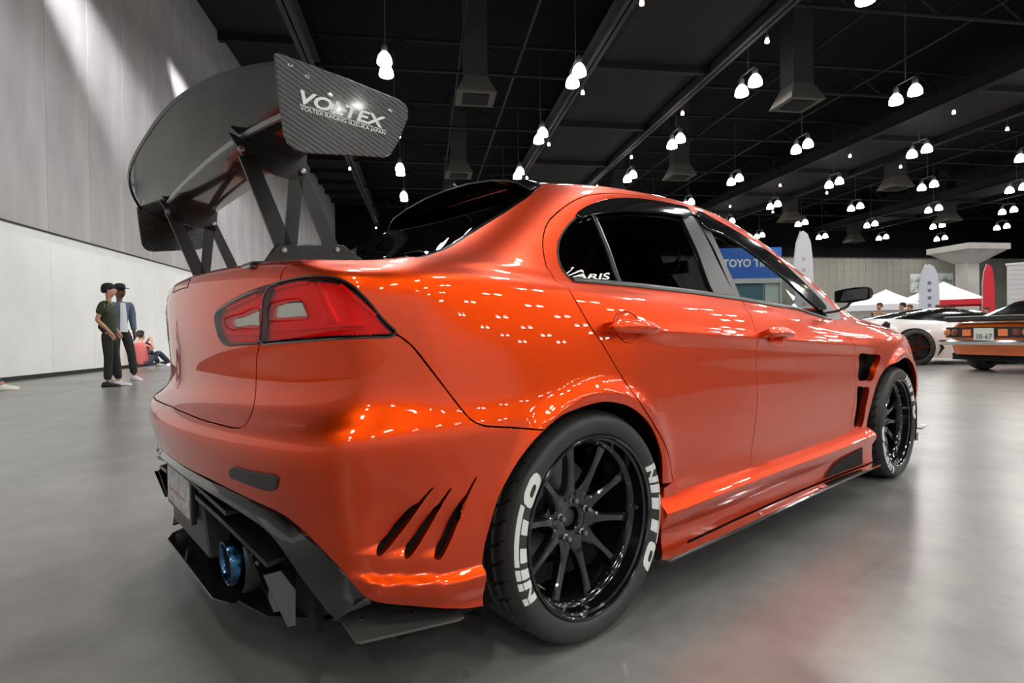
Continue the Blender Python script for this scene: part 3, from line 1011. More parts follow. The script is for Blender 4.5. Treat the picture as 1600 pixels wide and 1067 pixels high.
def panel_data(outline, holes=(), off=0.0, gap=.0027, depth=.014, hu=20, hv=8, bevel=.0009, mid_seam=True):
    outline = outline if area(outline) > 0 else outline[::-1]
    loops = [outline] + [h if area(h) < 0 else h[::-1] for h in holes]
    sl = [lp * UVS for lp in loops]
    lo, hi = outline.min(0), outline.max(0)
    gu = np.arange(math.floor(lo[0] * hu), math.ceil(hi[0] * hu) + 1) / hu
    gv = np.arange(math.floor(lo[1] * hv), math.ceil(hi[1] * hv) + 1) / hv
    uu, vv = np.meshgrid(gu, gv)
    q = np.stack([uu.ravel(), vv.ravel()], 1)
    q = q[pip(outline, q)]
    for h in loops[1:]:
        q = q[~pip(h, q)]
    if len(q):
        th = .38 * min(UVS[0] / hu, UVS[1] / hv)
        keep = np.ones(len(q), bool)
        for s_ in sl:
            keep &= dist_poly(s_, q * UVS) > th
        q = q[keep]
    allp = np.vstack(loops + [q])
    edges = []
    k = 0
    for lp in loops:
        n = len(lp)
        edges += [(k + i, k + (i + 1) % n) for i in range(n)]
        k += n
    vo, eo, fo, ov, oe, of = delaunay_2d_cdt([Vector((a * UVS[0], b * UVS[1])) for a, b in allp], edges, [], 0, 1e-7)
    uv = np.array([(w[0], w[1]) for w in vo]) / UVS
    tri = np.array([f for f in fo if len(f) == 3])
    cen = uv[tri].mean(1)
    ok = pip(outline, cen)
    for h in loops[1:]:
        ok &= ~pip(h, cen)
    tri = tri[ok]
    inv = {}
    for j, src in enumerate(ov):
        for i in src:
            inv[i] = j
    P, N = body(uv[:, 0], uv[:, 1], off)
    verts = [P]
    norms = [N]
    faces = [tuple(t) for t in tri]
    base = len(P)
    k = 0
    extra_v, extra_n = [], []
    P2 = P.copy()
    for lp in loops:
        n = len(lp)
        idx = []
        for i in range(n):
            j = inv.get(k + i)
            if j is not None and (not idx or idx[-1] != j):
                idx.append(j)
        k += n
        if idx[0] == idx[-1]:
            idx = idx[:-1]
        idx = np.array(idx)
        Q, NN = P[idx], N[idx]
        tg = np.roll(Q, -1, 0) - np.roll(Q, 1, 0)
        ln = np.linalg.norm(tg, axis=1, keepdims=True)
        tg = tg / np.maximum(ln, 1e-9)
        inw = np.cross(NN, tg)
        inw /= np.maximum(np.linalg.norm(inw, axis=1, keepdims=True), 1e-9)
        uvb = uv[idx]
        midv = (uvb[:, 0] < 1e-4) | (uvb[:, 0] > 21 - 1e-4) | (uvb[:, 1] > 19 - 1e-4)
        inw[midv, 1] = 0
        Qg = Q + inw * gap
        Qg[midv, 1] = 0
        P2[idx] = Qg
        A = Qg - inw * bevel - NN * bevel
        A[midv, 1] = 0
        B = A - NN * depth
        B[midv, 1] = 0
        nA = (NN - inw) / 1.41421
        st = base + sum(len(a) for a in extra_v)
        m_ = len(idx)
        extra_v += [A, A.copy(), B]
        extra_n += [nA, -inw, -inw]
        for i in range(m_):
            j = (i + 1) % m_
            if midv[i] and midv[j]:
                continue
            faces.append((idx[j], idx[i], st + i, st + j))
            faces.append((st + m_ + j, st + m_ + i, st + 2 * m_ + i, st + 2 * m_ + j))
    verts = np.vstack([P2] + extra_v)
    norms = np.vstack([N] + extra_n)
    return verts, norms, faces


def mesh_with_normals(name, verts, norms, faces):
    me = bpy.data.meshes.new(name)
    me.from_pydata([tuple(q) for q in verts], [], [tuple(int(i) for i in f) for f in faces])
    me.polygons.foreach_set('use_smooth', [True] * len(me.polygons))
    me.normals_split_custom_set_from_vertices([tuple(q) for q in norms])
    return me


def mirror_data(d):
    v, n, f = d
    k = np.array([1, -1, 1])
    return v * k, n * k, [t[::-1] for t in f]


def join_data(a, b):
    return np.vstack([a[0], b[0]]), np.vstack([a[1], b[1]]), a[2] + [tuple(i + len(a[0]) for i in t) for t in b[2]]


def panel_pair(name, data, mat, parent=None, label=None):
    """the part on the right and its twin on the left"""
    r = link_mesh(name, mesh_with_normals(name, *data), mat, car if parent is None else parent, label)
    l = link_mesh(name, mesh_with_normals(name, *mirror_data(data)), mat, car if parent is None else parent, label)
    return r, l


def panel_mid(name, data, mat, parent=None, label=None):
    """a part that spans the middle of the car"""
    return link_mesh(name, mesh_with_normals(name, *join_data(data, mirror_data(data))), mat, car if parent is None else parent, label)


def sxz(u, v):
    P = SURF.ev(u, v)
    return float(P[0]), float(P[2])


for nm in ('slot0', 'slot1', 'slot2'):
    pts = CV[nm]
    bi = max(range(len(pts)), key=lambda i: -sxz(*pts[i])[1])
    SLOTS.append((sxz(*pts[0]), sxz(*pts[bi])))

# ---- painted panels
lid = path('lid_bot', 'lid_low', 'lgap', 'lid_side', 'lid_front', [(0, 13.7), (0, CV['lid_bot'][0][1])])
light_in = path('light_in', 'lgap')
trunk = panel_mid('trunk_lid', panel_data(path('lid_bot', 'lid_low', '-light_in', 'lid_side', 'lid_front', [(0, 13.7), (0, CV['lid_bot'][0][1])])), M['paint'])
bumper = panel_mid('rear_bumper', panel_data(
    path('light_bot', '-lid_low', '-lid_bot', [CV['lid_bot'][0], CV['difftop'][-1]], '-difftop', '-bump_low', '-bump_end', '-arch_b', '-seam', step=.010),
    [hole('slot0'), hole('slot1'), hole('slot2')], hu=40, hv=16, depth=.022), M['paint'])
panel_pair('quarter_panel', panel_data(
    path('seam', 'arch_q', 'q_bot', '-dc_dn', '-dc_up', 'dc_front', [CV['dc_front'][-1], CV['apbase'][-1]], '-apbase', '-wsedge', '-ditch', '-ditch_rear',
         '-glassedge', '-lid_glass', '-lid_side', 'light_top'), hu=24, hv=10), M['paint'])
rdoor, rdoor_l = panel_pair('rear_door', panel_data(
    path('dlo_bot_r', 'doorgap', '-rdoor_bot', '-dc_dn2', '-dc_dn', '-dc_up', 'b_top', 'dlo_rear'), hu=24, hv=10), M['paint'])
fdoor, fdoor_l = panel_pair('front_door', panel_data(
    path('dlo_bot_f', 'fd_front', '-fdoor_bot', '-doorgap'), hu=24, hv=10), M['paint'])
panel_pair('door_frame', panel_data(path('-dlo_top_f', [CV['dlo_top_f'][0], CV['dc_front'][0]], 'dc_front', [CV['dc_front'][-1], CV['fd_apex'][-1]], '-fd_apex',
                                         [CV['fd_apex'][0], CV['dlo_top_f'][-1]]) if False else
                                    path('dlo_top_f', 'fd_apex', '-dc_front', [CV['dc_front'][0], CV['dlo_top_f'][0]]), gap=.001, depth=.02), M['satin_black'], None, 'satin black window frame')
# front fender and the unseen nose
f_top = [(13.6, 14.0), (14.0, 13.5), (14.5, 12.6), (15.3, 11.4), (16.3, 10.4), (16.9, 9.9)]
f_front = [(16.9, 9.9), (16.75, 8.0), (16.65, 6.0), (16.6, 3.6), CV['farch'][-2]]
fa = CV['farch'][:-1]
panel_pair('front_fender', panel_data(
    path([CV['fd_front'][0], CV['fd_apex'][1], CV['fd_apex'][2], (13.6, 14.0)], f_top, f_front, fa[::-1],
         [fa[0], (13.35, .4), (12.95, .55), CV['fd_front'][-1]], '-fd_front'),
    [hole('vent_up'), hole('vent_lo')], hu=28, hv=12, depth=.03), M['paint'])
panel_mid('bonnet', panel_data(path(f_top[::-1] and [(21, 9.9), (19, 9.9), (18, 9.9), (16.9, 9.9)], f_top[::-1][0:], [(13.6, 14.0), (14.4, 14.02), (16, 14.0), (18.5, 13.95), (21, 13.95)], [(21, 13.95), (21, 9.9)]), hu=10, hv=6), M['paint'])
hl = [(16.95, 9.6), (17.6, 9.65), (18.4, 9.55), (18.7, 9.2), (18.5, 8.6), (17.9, 8.3), (17.2, 8.3), (16.95, 8.7)]
panel_mid('front_bumper', panel_data(path(f_front[::-1], [(16.9, 9.9), (18, 9.9), (19, 9.9), (21, 9.9)], [(21, 9.9), (21, .3)], [(21, .3), (18, .3), CV['farch'][-2]]), [curve_uv(hl, True)], hu=10, hv=6), M['paint'])
panel_pair('headlight', panel_data(curve_uv(hl, True), hu=10, hv=6), M['clear_lens'])
roof_o = path([(0, 16.5), (2, 16.48), (3.3, 16.3), CV['ditch_rear'][0]], 'ditch_rear', 'ditch', [(14.35, 16.6), (14.9, 16.32), (17, 16.3), (21, 16.3)], [(21, 16.3), (21, 19)], [(21, 19), (0, 19)], [(0, 19), (0, 16.5)])
panel_mid('roof', panel_data(roof_o, hu=12, hv=10), M['paint'])

# ---- glass
panel_mid('rear_window', panel_data(path([(0, 13.75), (2, 13.75), (3.2, 13.65)], [(3.2, 13.65), (3.6, 13.58), CV['glassedge'][0]], 'glassedge', [CV['ditch_rear'][0], (3.3, 16.28), (2, 16.46), (0, 16.48)], [(0, 16.48), (0, 13.75)]), off=-.004, depth=.005, gap=.003), M['glass_rear'])
ge_in = [(a - .33, b) for a, b in CV['glassedge']]
panel_pair('window_frit', panel_data(path('glassedge', [CV['glassedge'][-1], ge_in[-1]], ge_in[::-1], [ge_in[0], CV['glassedge'][0]]), off=-.0025, depth=.004, gap=.002), M['gloss_black'])
panel_mid('windscreen', panel_data(path([(14.45, 14.15), (16, 14.1), (21, 14.05)], [(21, 14.05), (21, 16.25)], [(21, 16.25), (17, 16.25), (14.85, 16.3)], [(14.85, 16.3), (14.45, 15.6), (14.45, 14.15)]), off=-.004, depth=.005, hu=8, hv=8), M['glass_clear'])

# ---- side glass, sashes, visors, trim
for nm, key, mt, of in (('quarter_glass', 'qglass', 'glass_dark', -.006), ('door_glass', 'rglass', 'glass_dark', -.008), ('door_glass', 'fglass', 'glass_clear', -.008)):
    panel_pair(nm, panel_data(curve_uv(CV[key], True), off=of, gap=-.006, depth=.004, hu=12, hv=8), M[mt], None, 'clear front side glass' if key == 'fglass' else None)
for key in ('sash_r', 'sash_f'):
    panel_pair('pillar_sash', panel_data(curve_uv(CV[key], True, .006), off=.0, gap=.0, depth=.02, hu=30, hv=20), M['satin_black'], None, 'satin black pillar cover')
for key in ('visor_r', 'visor_f'):
    panel_pair('window_visor', panel_data(curve_uv(CV[key], True, .006), off=.011, gap=.0, depth=.010, hu=30, hv=20, bevel=.002), M['visor'], None, 'glossy smoked rain visor')


def sweep_uv(pts, prof, off=0.0, step=.012, closed=False):
    """bar with the given (across, out) section laid along a curve on the body"""
    c = curve_uv(pts, closed, step)
    P, N = body(c[:, 0], c[:, 1], off)
    if closed:
        t = np.roll(P, -1, 0) - np.roll(P, 1, 0)
    else:
        t = np.gradient(P, axis=0)
    t /= np.linalg.norm(t, axis=1, keepdims=True)
    a = np.cross(N, t)
    rings = [[tuple(P[i] + a[i] * x + N[i] * z) for x, z in prof] for i in range(len(P))]
    if closed:
        rings.append(rings[0])
    return MB().loft(rings, True, not closed)


def pair(name, mb, mat, parent=None, **kw):
    mb.build(name, mat, car if parent is None else parent, **kw)
    return mb.mirrored().build(name, mat, car if parent is None else parent, **kw)


bar = [(-.011, -.004), (-.010, .004), (-.004, .0065), (.006, .0055), (.011, .001), (.011, -.005)]
pair('belt_trim', sweep_uv(CV['dlo_bot_r'] + CV['dlo_bot_f'][1:], bar), M['trim_black'], angle=50)
pair('window_divider', sweep_uv(CV['divider'], [(-.010, -.004), (-.010, .003), (-.002, .004), (-.001, .001), (.001, .001), (.002, .004), (.010, .003), (.010, -.004)], -.004), M['trim_black'], angle=50)
thin = [(-.0035, -.004), (-.003, .002), (.003, .002), (.0035, -.004)]
pair('window_seal', sweep_uv(CV['dlo_rear'], thin), M['trim_black'], angle=50)

# ---- black inner shell behind the gaps, liner and cabin
def shell(u0, u1, v0, v1, nu, nv, off, keep=None):
    uu, vv = np.meshgrid(np.linspace(u0, u1, nu), np.linspace(v0, v1, nv), indexing='ij')
    P, N = SURF.ev(uu, vv, True)
    P = P - N * off
    P[..., 1] = np.minimum(P[..., 1], 0)
    mb = MB()
    v = [tuple(q) for q in P.reshape(-1, 3)]
    f = []
    for i in range(nu - 1):
        for j in range(nv - 1):
            c = P[i:i + 2, j:j + 2].reshape(4, 3).mean(0)
            if keep is None or keep(c):
                f.append((i * nv + j, (i + 1) * nv + j, (i + 1) * nv + j + 1, i * nv + j + 1))
    mb._add(v, f)
    return mb


def no_arch(c):
    return (math.hypot(c[0], c[2] - .322) > .40 and math.hypot(c[0] - 2.65, c[2] - .322) > .43 and
            not (1.93 < c[0] < 2.3 and .33 < c[2] < .78) and not (c[0] < -.55 and c[2] < .54)) or c[1] > -.6


shell(0, 21, 1.0, 13.2, 150, 70, .034, no_arch).plus_mirror().build('inner_shell', M['void'], car, True)
shell(3.9, 6.4, 13.0, 16.9, 24, 24, .022).plus_mirror().build('pillar_lining', M['void'], car, True)
shell(13.75, 14.3, 14.0, 16.7, 8, 24, .02).plus_mirror().build('pillar_lining', M['void'], car, True)
shell(0, 21, 16.45, 19, 80, 16, .025).plus_mirror().build('headliner', M['cloth'], car, True)
for xc in (0, 2.65):
    w = MB()
    ri = .40 if xc == 0 else .43
    arc = [(xc + ri * math.cos(t), .322 + ri * math.sin(t)) for t in np.linspace(-.35, PI + .35, 28)]
    w.grid([[(x, yy, z) for yy in (-.885, -.60, -.50)] for x, z in arc])
    w._add([(xc, -.5, .322)] + [(x, -.5, z) for x, z in arc], [(0, i, i + 1) for i in range(1, len(arc))])
    pair('wheel_liner', w, M['void'])
MB().box(-.55, 3.3, -.78, .78, .15, .20).build('underfloor', M['void'], car)

# cabin
MB().box(-.2, 2.3, -.7, .7, .34, .42).build('cabin_floor', M['cloth'], car)


def seat(x, y):
    s = MB()
    s.loft([[(x - .05, y + a, .60 + .0) for a in (-.25, .25)] + [(x - .05, y + a, .44) for a in (.25, -.25)],
            [(x + .45, y + a, .66) for a in (-.26, .26)] + [(x + .45, y + a, .44) for a in (.26, -.26)]])
    o = s.build('seat', M['cloth'], car, bevel=.03)
    back = MB()
    prof = [(.0, .58, .26), (-.08, .85, .27), (-.14, 1.05, .24), (-.17, 1.16, .17), (-.19, 1.26, .14), (-.19, 1.30, .08)]
    back.loft([[(x + a - .05, y - w, z), (x + a - .05, y + w, z), (x + a + .07, y + w * .9, z), (x + a + .07, y - w * .9, z)] for a, z, w in prof])
    back.build('backrest', M['cloth'], o, bevel=.025)


seat(1.02, -.36)
seat(1.02, .36)
rb = MB()
rb.loft([[(.05, a, z) for a in (-.62, .62)] + [(.13, a, z) for a in (.62, -.62)] for z in (.5,)] +
        [[(-.12, -.6, .98), (-.12, .6, .98), (0, .6, .98), (0, -.6, .98)]])
rb.box(.1, .58, -.62, .62, .42, .60)
for a in (-.36, .36):
    rb.hexa([(-.16, a - .12, .97), (-.16, a + .12, .97), (-.06, a + .12, .97), (-.06, a - .12, .97), (-.19, a - .10, 1.12), (-.19, a + .10, 1.12), (-.10, a + .10, 1.12), (-.10, a - .10, 1.12)])
rb.build('rear_bench', M['cloth'], car, bevel=.02)
MB().box(-.42, -.10, -.62, .62, .96, 1.0).build('parcel_shelf', M['cloth'], car)
ds = MB()
ds.loft([[(1.78, -.72, .62), (1.78, .72, .62), (1.78, .72, .88), (1.78, -.72, .88)], [(2.0, -.72, .62), (2.0, .72, .62), (1.95, .72, .935), (1.95, -.72, .935)], [(2.35, -.68, .62), (2.35, .68, .62), (2.35, .68, .92), (2.35, -.68, .92)]])
ds.build('dashboard', M['cloth'], car, bevel=.02)
sw = MB()
ctr = Vector((1.66, .36, .84))
pts = [ctr + Vector((math.sin(t) * .185 * .42, math.cos(t) * .185, math.sin(t) * .185 * .9)) for t in np.linspace(0, 2 * PI, 29)]
sw.tube(pts, .016, 8)
sw.tube([ctr + Vector((0, -.17, 0)), ctr + Vector((.04, 0, -.02)), ctr + Vector((0, .17, 0))], .018, 6)
sw.tube([ctr + Vector((.04, 0, -.02)), ctr + Vector((.25, 0, -.1))], .03, 8)
sw.build('steering_wheel', M['satin_black'], car, True)
rm = MB().hexa([(1.70, -.13, 1.20), (1.70, .13, 1.20), (1.74, .12, 1.20), (1.74, -.12, 1.20), (1.69, -.13, 1.27), (1.69, .13, 1.27), (1.73, .12, 1.27), (1.73, -.12, 1.27)])
rm.tube([(1.73, 0, 1.24), (1.84, 0, 1.32)], .012, 6)
rm.build('interior_mirror', M['satin_black'], car, bevel=.008)

# ---- tail lights: lens pieces, reflectors behind, black surround
def lamp_back(outline, off, mat, name, parent_pair, hu=30, hv=14):
    d = panel_data(outline, off=off, gap=.006, depth=.004, hu=hu, hv=hv)
    for src, par in zip((d, mirror_data(d)), parent_pair):
        link_mesh(name, mesh_with_normals(name, *src), mat, par)


def shrink(o, f, du=0, dv=0):
    c = o.mean(0)
    return c + (o - c) * f + np.array([du, dv])


out_light = path('light_top', 'light_bot', 'lgap', step=.008)
in_light = path('light_in', 'lgap', step=.008)
for key, o_ in (('clear_out', out_light), ('clear_in', in_light)):
    clear = curve_uv(CV[key], True, .005)
    pr = panel_pair('tail_light', panel_data(o_, [clear], off=.001, gap=.004, depth=.020, hu=40, hv=20, bevel=.002), M['red_lens'], None, 'red tail light lens')
    d = panel_data(clear, off=.0005, gap=.0008, depth=.006, hu=40, hv=20)
    for src, par in zip((d, mirror_data(d)), pr):
        link_mesh('clear_lens', mesh_with_normals('clear_lens', *src), M['clear_lens'], par, 'clear reversing lamp window')
    lamp_back(o_, -.016, M['lamp_red'], 'reflector', pr)
    lamp_back(clear, -.012, M['lamp_silver'], 'reflector', pr)
    # stepped bars inside the lamp
    cu, cv_ = o_.mean(0)
    if key == 'clear_out':
        bars = ([(2.5, 8.35), (3.0, 8.35), (3.6, 8.4), (4.3, 8.45)], [(3.55, 10.0), (3.62, 9.4), (3.72, 8.9), (3.85, 8.5)], [(3.4, 10.0), (3.47, 9.4), (3.56, 8.9), (3.66, 8.5)],
                [(2.6, 9.75), (2.9, 9.9), (3.3, 10.02)], [(3.95, 9.9), (4.2, 9.3), (4.5, 8.7)])
    else:
        bars = ([(1.45, 8.25), (1.8, 8.25), (2.2, 8.25)], [(1.5, 9.1), (1.8, 9.3), (2.2, 9.55)])
    for bpts in bars:
        mb = sweep_uv(bpts, [(-.006, -.004), (-.003, .006), (.003, .006), (.006, -.004)], -.012, .008)
        mb.build('light_bar', M['lamp_red'], pr[0], angle=40)
        mb.mirrored().build('light_bar', M['lamp_red'], pr[1], angle=40)
    rim = sweep_uv(list(map(tuple, o_[::3])), [(.0, -.02), (.0, .0008), (.0040, .0014), (.0052, -.0005), (.0052, -.02)], 0, .008, True)
    rim.build('surround', M['gloss_black'], pr[0], angle=45)
    rim.mirrored().build('surround', M['gloss_black'], pr[1], angle=45)

# badge outline on the boot lid, rear reflectors, slot backs
bs = [(-.0016, -.001), (-.0016, .001), (.0016, .001), (.0016, -.001)]
for uend, flip in ((.30, False), (.62, True)):
    for a, b in (((.001, 11.05), (uend, 11.02)), ((.001, 10.40), (uend, 10.37)), ((uend, 11.02), (uend, 10.37))):
        mbb = sweep_uv([a, b], bs, 0, .006)
        (mbb.mirrored() if flip else mbb).build('badge_outline', M['black'], trunk)
panel_pair('bumper_reflector', panel_data(curve_uv(CV['reflector'], True, .005), off=.006, gap=0, depth=.012, hu=40, hv=20, bevel=.002), M['dark_grey'], bumper, 'black rectangular reflector')
for k in range(3):
    sl_ = curve_uv(CV['slot%d' % k], True, .006)
    d = panel_data(shrink(sl_, 1.25), off=-.030, gap=0, depth=.002, hu=50, hv=24)
    panel_pair('slot_back', d, M['void'], bumper)
for key in ('vent_up', 'vent_lo'):
    d = panel_data(shrink(curve_uv(CV[key], True, .008), 1.15), off=-.075, gap=0, depth=.002, hu=40, hv=20)
    panel_pair('vent_back', d, M['void'])

# ---- door handles: bowl in the skin with a bar across it
def handle(u, v, parent_pair):
    P, N = body(np.array([u]), np.array([v]))
    P, N = P[0], N[0]
    fx = np.array([1, 0, -.035])
    fx = fx - N * (fx @ N)
    fx /= np.linalg.norm(fx)
    fz = np.cross(fx, N) * -1
    if fz[2] < 0:
        fz = -fz

    def at(a, b, c):
        return tuple(P + fx * a + fz * b + N * c)
    bowl = MB()
    rings = []
    for k, (s_, dep) in enumerate(((1.06, .0022), (1.0, .0030), (.93, .0005), (.86, .0012))):
        rings.append([at(.004 + .060 * s_ * math.cos(t), .004 + .047 * s_ * math.sin(t), dep) for t in np.linspace(0, 2 * PI, 33)[:-1]])
    bowl.loft(rings, True, False)
    bowl._add(rings[-1], [tuple(range(32))])
    b2 = MB()
    nst = 15
    rr = []
    for i in range(nst):
        t = i / (nst - 1)
        a = -.112 + .224 * t
        h = .019 * (1 - abs(2 * t - 1) ** 5) ** .5 + .002
        out = .030 + .010 * math.sin(PI * t)
        ctr_b = -.003 - .004 * (2 * t - 1) ** 2
        rr.append([at(a, ctr_b + h * math.cos(q), out + .011 * math.sin(q)) for q in np.linspace(0, 2 * PI, 17)[:-1]])
    b2.loft(rr)
    for a in (-.085, .088):
        b2.loft([[at(a - .02, -.014, .0), at(a + .02, -.014, .0), at(a + .02, .010, .0), at(a - .02, .010, .0)],
                 [at(a - .016, -.012, .034), at(a + .016, -.012, .034), at(a + .016, .008, .034), at(a - .016, .008, .034)]])
    for mb1, mb2, par in ((bowl, b2, parent_pair[0]), (bowl.mirrored(), b2.mirrored(), parent_pair[1])):
        mb1.build('handle_bowl', M['paint'], par, angle=60)
        mb2.build('door_handle', M['paint'], par, angle=50)


handle(8.548, 8.366, (rdoor, rdoor_l))
handle(11.201, 8.124, (fdoor, fdoor_l))

# ---- side skirts with carbon step plate
sk = MB()
st = [(.30, .900, .935, .300), (.42, .890, .935, .298), (.8, .878, .925, .300), (1.3, .874, .922, .302), (1.75, .880, .928, .306), (1.98, .890, .940, .318), (2.06, .895, .945, .322), (2.16, .90, .940, .315)]
rings = []
for x, w0, w1, zt in st:
    rings.append([(x, -(w0 - .03), zt + .045), (x, -w0 - .008, zt + .030), (x, -(w1 - .012), zt + .012), (x, -w1, zt - .002), (x, -(w1 - .004), zt - .022),
                  (x, -(w1 - .022), zt - .055), (x, -(w1 - .024), .205), (x, -(w1 - .02), .175), (x, -.70, .170), (x, -.70, zt)])
sk.loft(rings)
pair('side_skirt', sk, M['paint'], angle=35)
# near-black block painting the recess shade on the skirt ahead of the front wheel
rc = MB().hexa([(1.58, -.9135, .185), (2.00, -.9255, .185), (2.00, -.90, .185), (1.58, -.90, .185), (1.68, -.9135, .225), (2.00, -.9255, .268), (2.00, -.90, .268), (1.68, -.90, .225)])
pair('skirt_recess_shade', rc, M['void'])
pl = MB()
pl.loft([[(x, -.70, .158), (x, -w, .158), (x, -w - .004, .164), (x, -w, .170), (x, -.70, .172)] for x, w in ((.255, .93), (.27, .955), (.6, .958), (1.3, .955), (1.9, .958), (2.13, .965), (2.15, .95))])
pair('skirt_plate', pl, M['carbon_fine'], angle=40)
for x in (.9, 1.45):
    pair('bolt', MB().lathe([(0, .006), (.006, .006), (.008, 0), (0, 0)], 10, 'Z', (x, -.935, .1705)), M['chrome'])
# quarter panel foot between rear wheel and door
ft = MB()
ft.loft([[(x0, -w0, .36), (x1, -w1, .375), (x1, -w1 + .08, .375), (x0, -w0 + .08, .36)] if k == 0 else
         [(x0, -w0, .17), (x1, -w1, .17), (x1, -w1 + .1, .17), (x0, -w0 + .1, .17)] for k, (x0, w0, x1, w1) in enumerate(((.346, .892, .425, .886), (.30, .915, .44, .915)))])
pair('sill_end', ft, M['paint'], angle=30)

# ---- wheels
TYRE_R, LIP_R = .322, .2532
side_prof = [(.2505, .012), (.2545, .004), (.262, -.0015), (.274, -.0055), (.288, -.0068), (.300, -.0045), (.3075, .001), (.3125, .009), (.3165, .019)]


def side_y(r):
    return np.interp(r, [a for a, b in side_prof], [b for a, b in side_prof])


def tyre_mesh():
    ns = 720
    half = list(side_prof)
    tread_y = list(np.linspace(.026, .234, 45))
    prof = half + [(None, yy) for yy in tread_y] + [(a, .260 - b) for a, b in half[::-1]]
    th = np.arange(ns) / ns * 2 * PI
    P = np.zeros((ns, len(prof), 3))
    for j, (r, yy) in enumerate(prof):
        if r is None:
            e = min(yy - .012, .248 - yy)
            rr = np.full(ns, TYRE_R - .0055 * math.exp(-e / .012))
            mid = abs(yy - .130)
            for g in (.032, .072):                       # grooves round the tyre
                if abs(mid - g) < .0042:
                    rr -= .007
            if mid > .045:                               # slanted shoulder slits
                ph = (th / (2 * PI) * 40 + (mid - .045) * 9.0 + 4.0 * max(0, mid - .085)) % 1
                rr = np.where(ph < .10, rr - .0085 * min(1, (mid - .045) / .01), rr)
            elif mid < .026:
                ph = (th / (2 * PI) * 46 + (yy - .13) * 16) % 1
                rr = np.where(ph < .06, rr - .004, rr)
        else:
            rr = np.full(ns, r)
        P[:, j] = np.stack([rr * np.cos(th), np.full(ns, yy), rr * np.sin(th)], 1)
    return MB().grid(P, True).mesh('tyre', angle=32)


def letter_polys():
    """heavy sport lettering for the sidewall as quads in (s, t); s runs along the tyre, t outwards"""
    q = []

    def para(s0, s1, t0, t1):
        q.append([(s0, t0), (s1, t0), (s1, t1), (s0, t1)])
    g = .69                                              # thin split line below the top edge
    # N
    para(0, .058, 0, g - .02), para(.125, .183, 0, g - .02), para(0, .058, g + .03, 1), para(.125, .183, g + .03, 1)
    q.append([(.05, g - .02), (.05, .45), (.133, .0), (.133, .22)])
    # I
    para(.205, .285, 0, g - .02), para(.205, .285, g + .03, 1)
    # T T with one common bar
    para(.307, .735, g + .03, 1), para(.335, .445, 0, g - .05), para(.545, .655, 0, g - .05)
    # O
    no = 14
    for k in range(no):
        a0, a1 = 2 * PI * k / no, 2 * PI * (k + 1) / no
        def e(a, fs, ft):
            c, sn = math.cos(a), math.sin(a)
            pw = .6
            return (.87 + math.copysign(abs(c) ** pw, c) * .125 * fs, .5 + math.copysign(abs(sn) ** pw, sn) * .5 * ft)
        q.append([e(a0, 1, 1), e(a1, 1, 1), e(a1, .40, .34), e(a0, .40, .34)])
    return q


def sidewall_text(parent, center_deg, half_deg=34):
    mb = MB()
    r0, r1 = .2605, .3035
    for quad in letter_polys():
        n, m_ = 6, 5
        for i, k in [(i, k) for i in range(n) for k in range(m_)]:
            strip = []
            for (a, b) in ((i / n, k / m_), ((i + 1) / n, k / m_), ((i + 1) / n, (k + 1) / m_), (i / n, (k + 1) / m_)):
                p00, p10, p11, p01 = [np.array(p) for p in quad]
                s_, t_ = (p00 * (1 - a) + p10 * a) * (1 - b) + (p01 * (1 - a) + p11 * a) * b
                s_ = s_ + .035 * t_ - .02
                th = math.radians(center_deg + half_deg - 2 * half_deg * s_)
                r = r0 + (r1 - r0) * t_
                strip.append((r * math.cos(th), side_y(r) - .0011, r * math.sin(th)))
            mb._add(strip, [(0, 1, 2, 3)])
    return mb.build('tyre_lettering', M['white'], parent, True)


def rim_profile():
    return [(.2505, .016), (LIP_R + .001, .010), (LIP_R + .001, .002), (.2515, -.0015), (.2475, -.002), (.2445, .001), (.2435, .010), (.2375, .014),
            (.2360, .030), (.2330, .046), (.2240, .052), (.2190, .060), (.2165, .080), (.2120, .110), (.2080, .180), (.2100, .240), (.2350, .252), (.2480, .256)]


def spoke_mesh():
    mb = MB()
    st = [(.050, .040, .086, .030), (.070, .030, .082, .030), (.090, .019, .076, .030), (.115, .0135, .070, .030), (.145, .0115, .065, .030), (.175, .0115, .061, .028), (.200, .0135, .058, .024), (.2195, .0165, .056, .018)]
    rings = []
    for r, w, y0, d in st:
        rings.append([(r, y0 + d, -w), (r, y0 + .005, -w), (r, y0, -w * .62), (r, y0, w * .62), (r, y0 + .005, w), (r, y0 + d, w)])
    mb.loft(rings)
    return mb.mesh('spoke', angle=30)


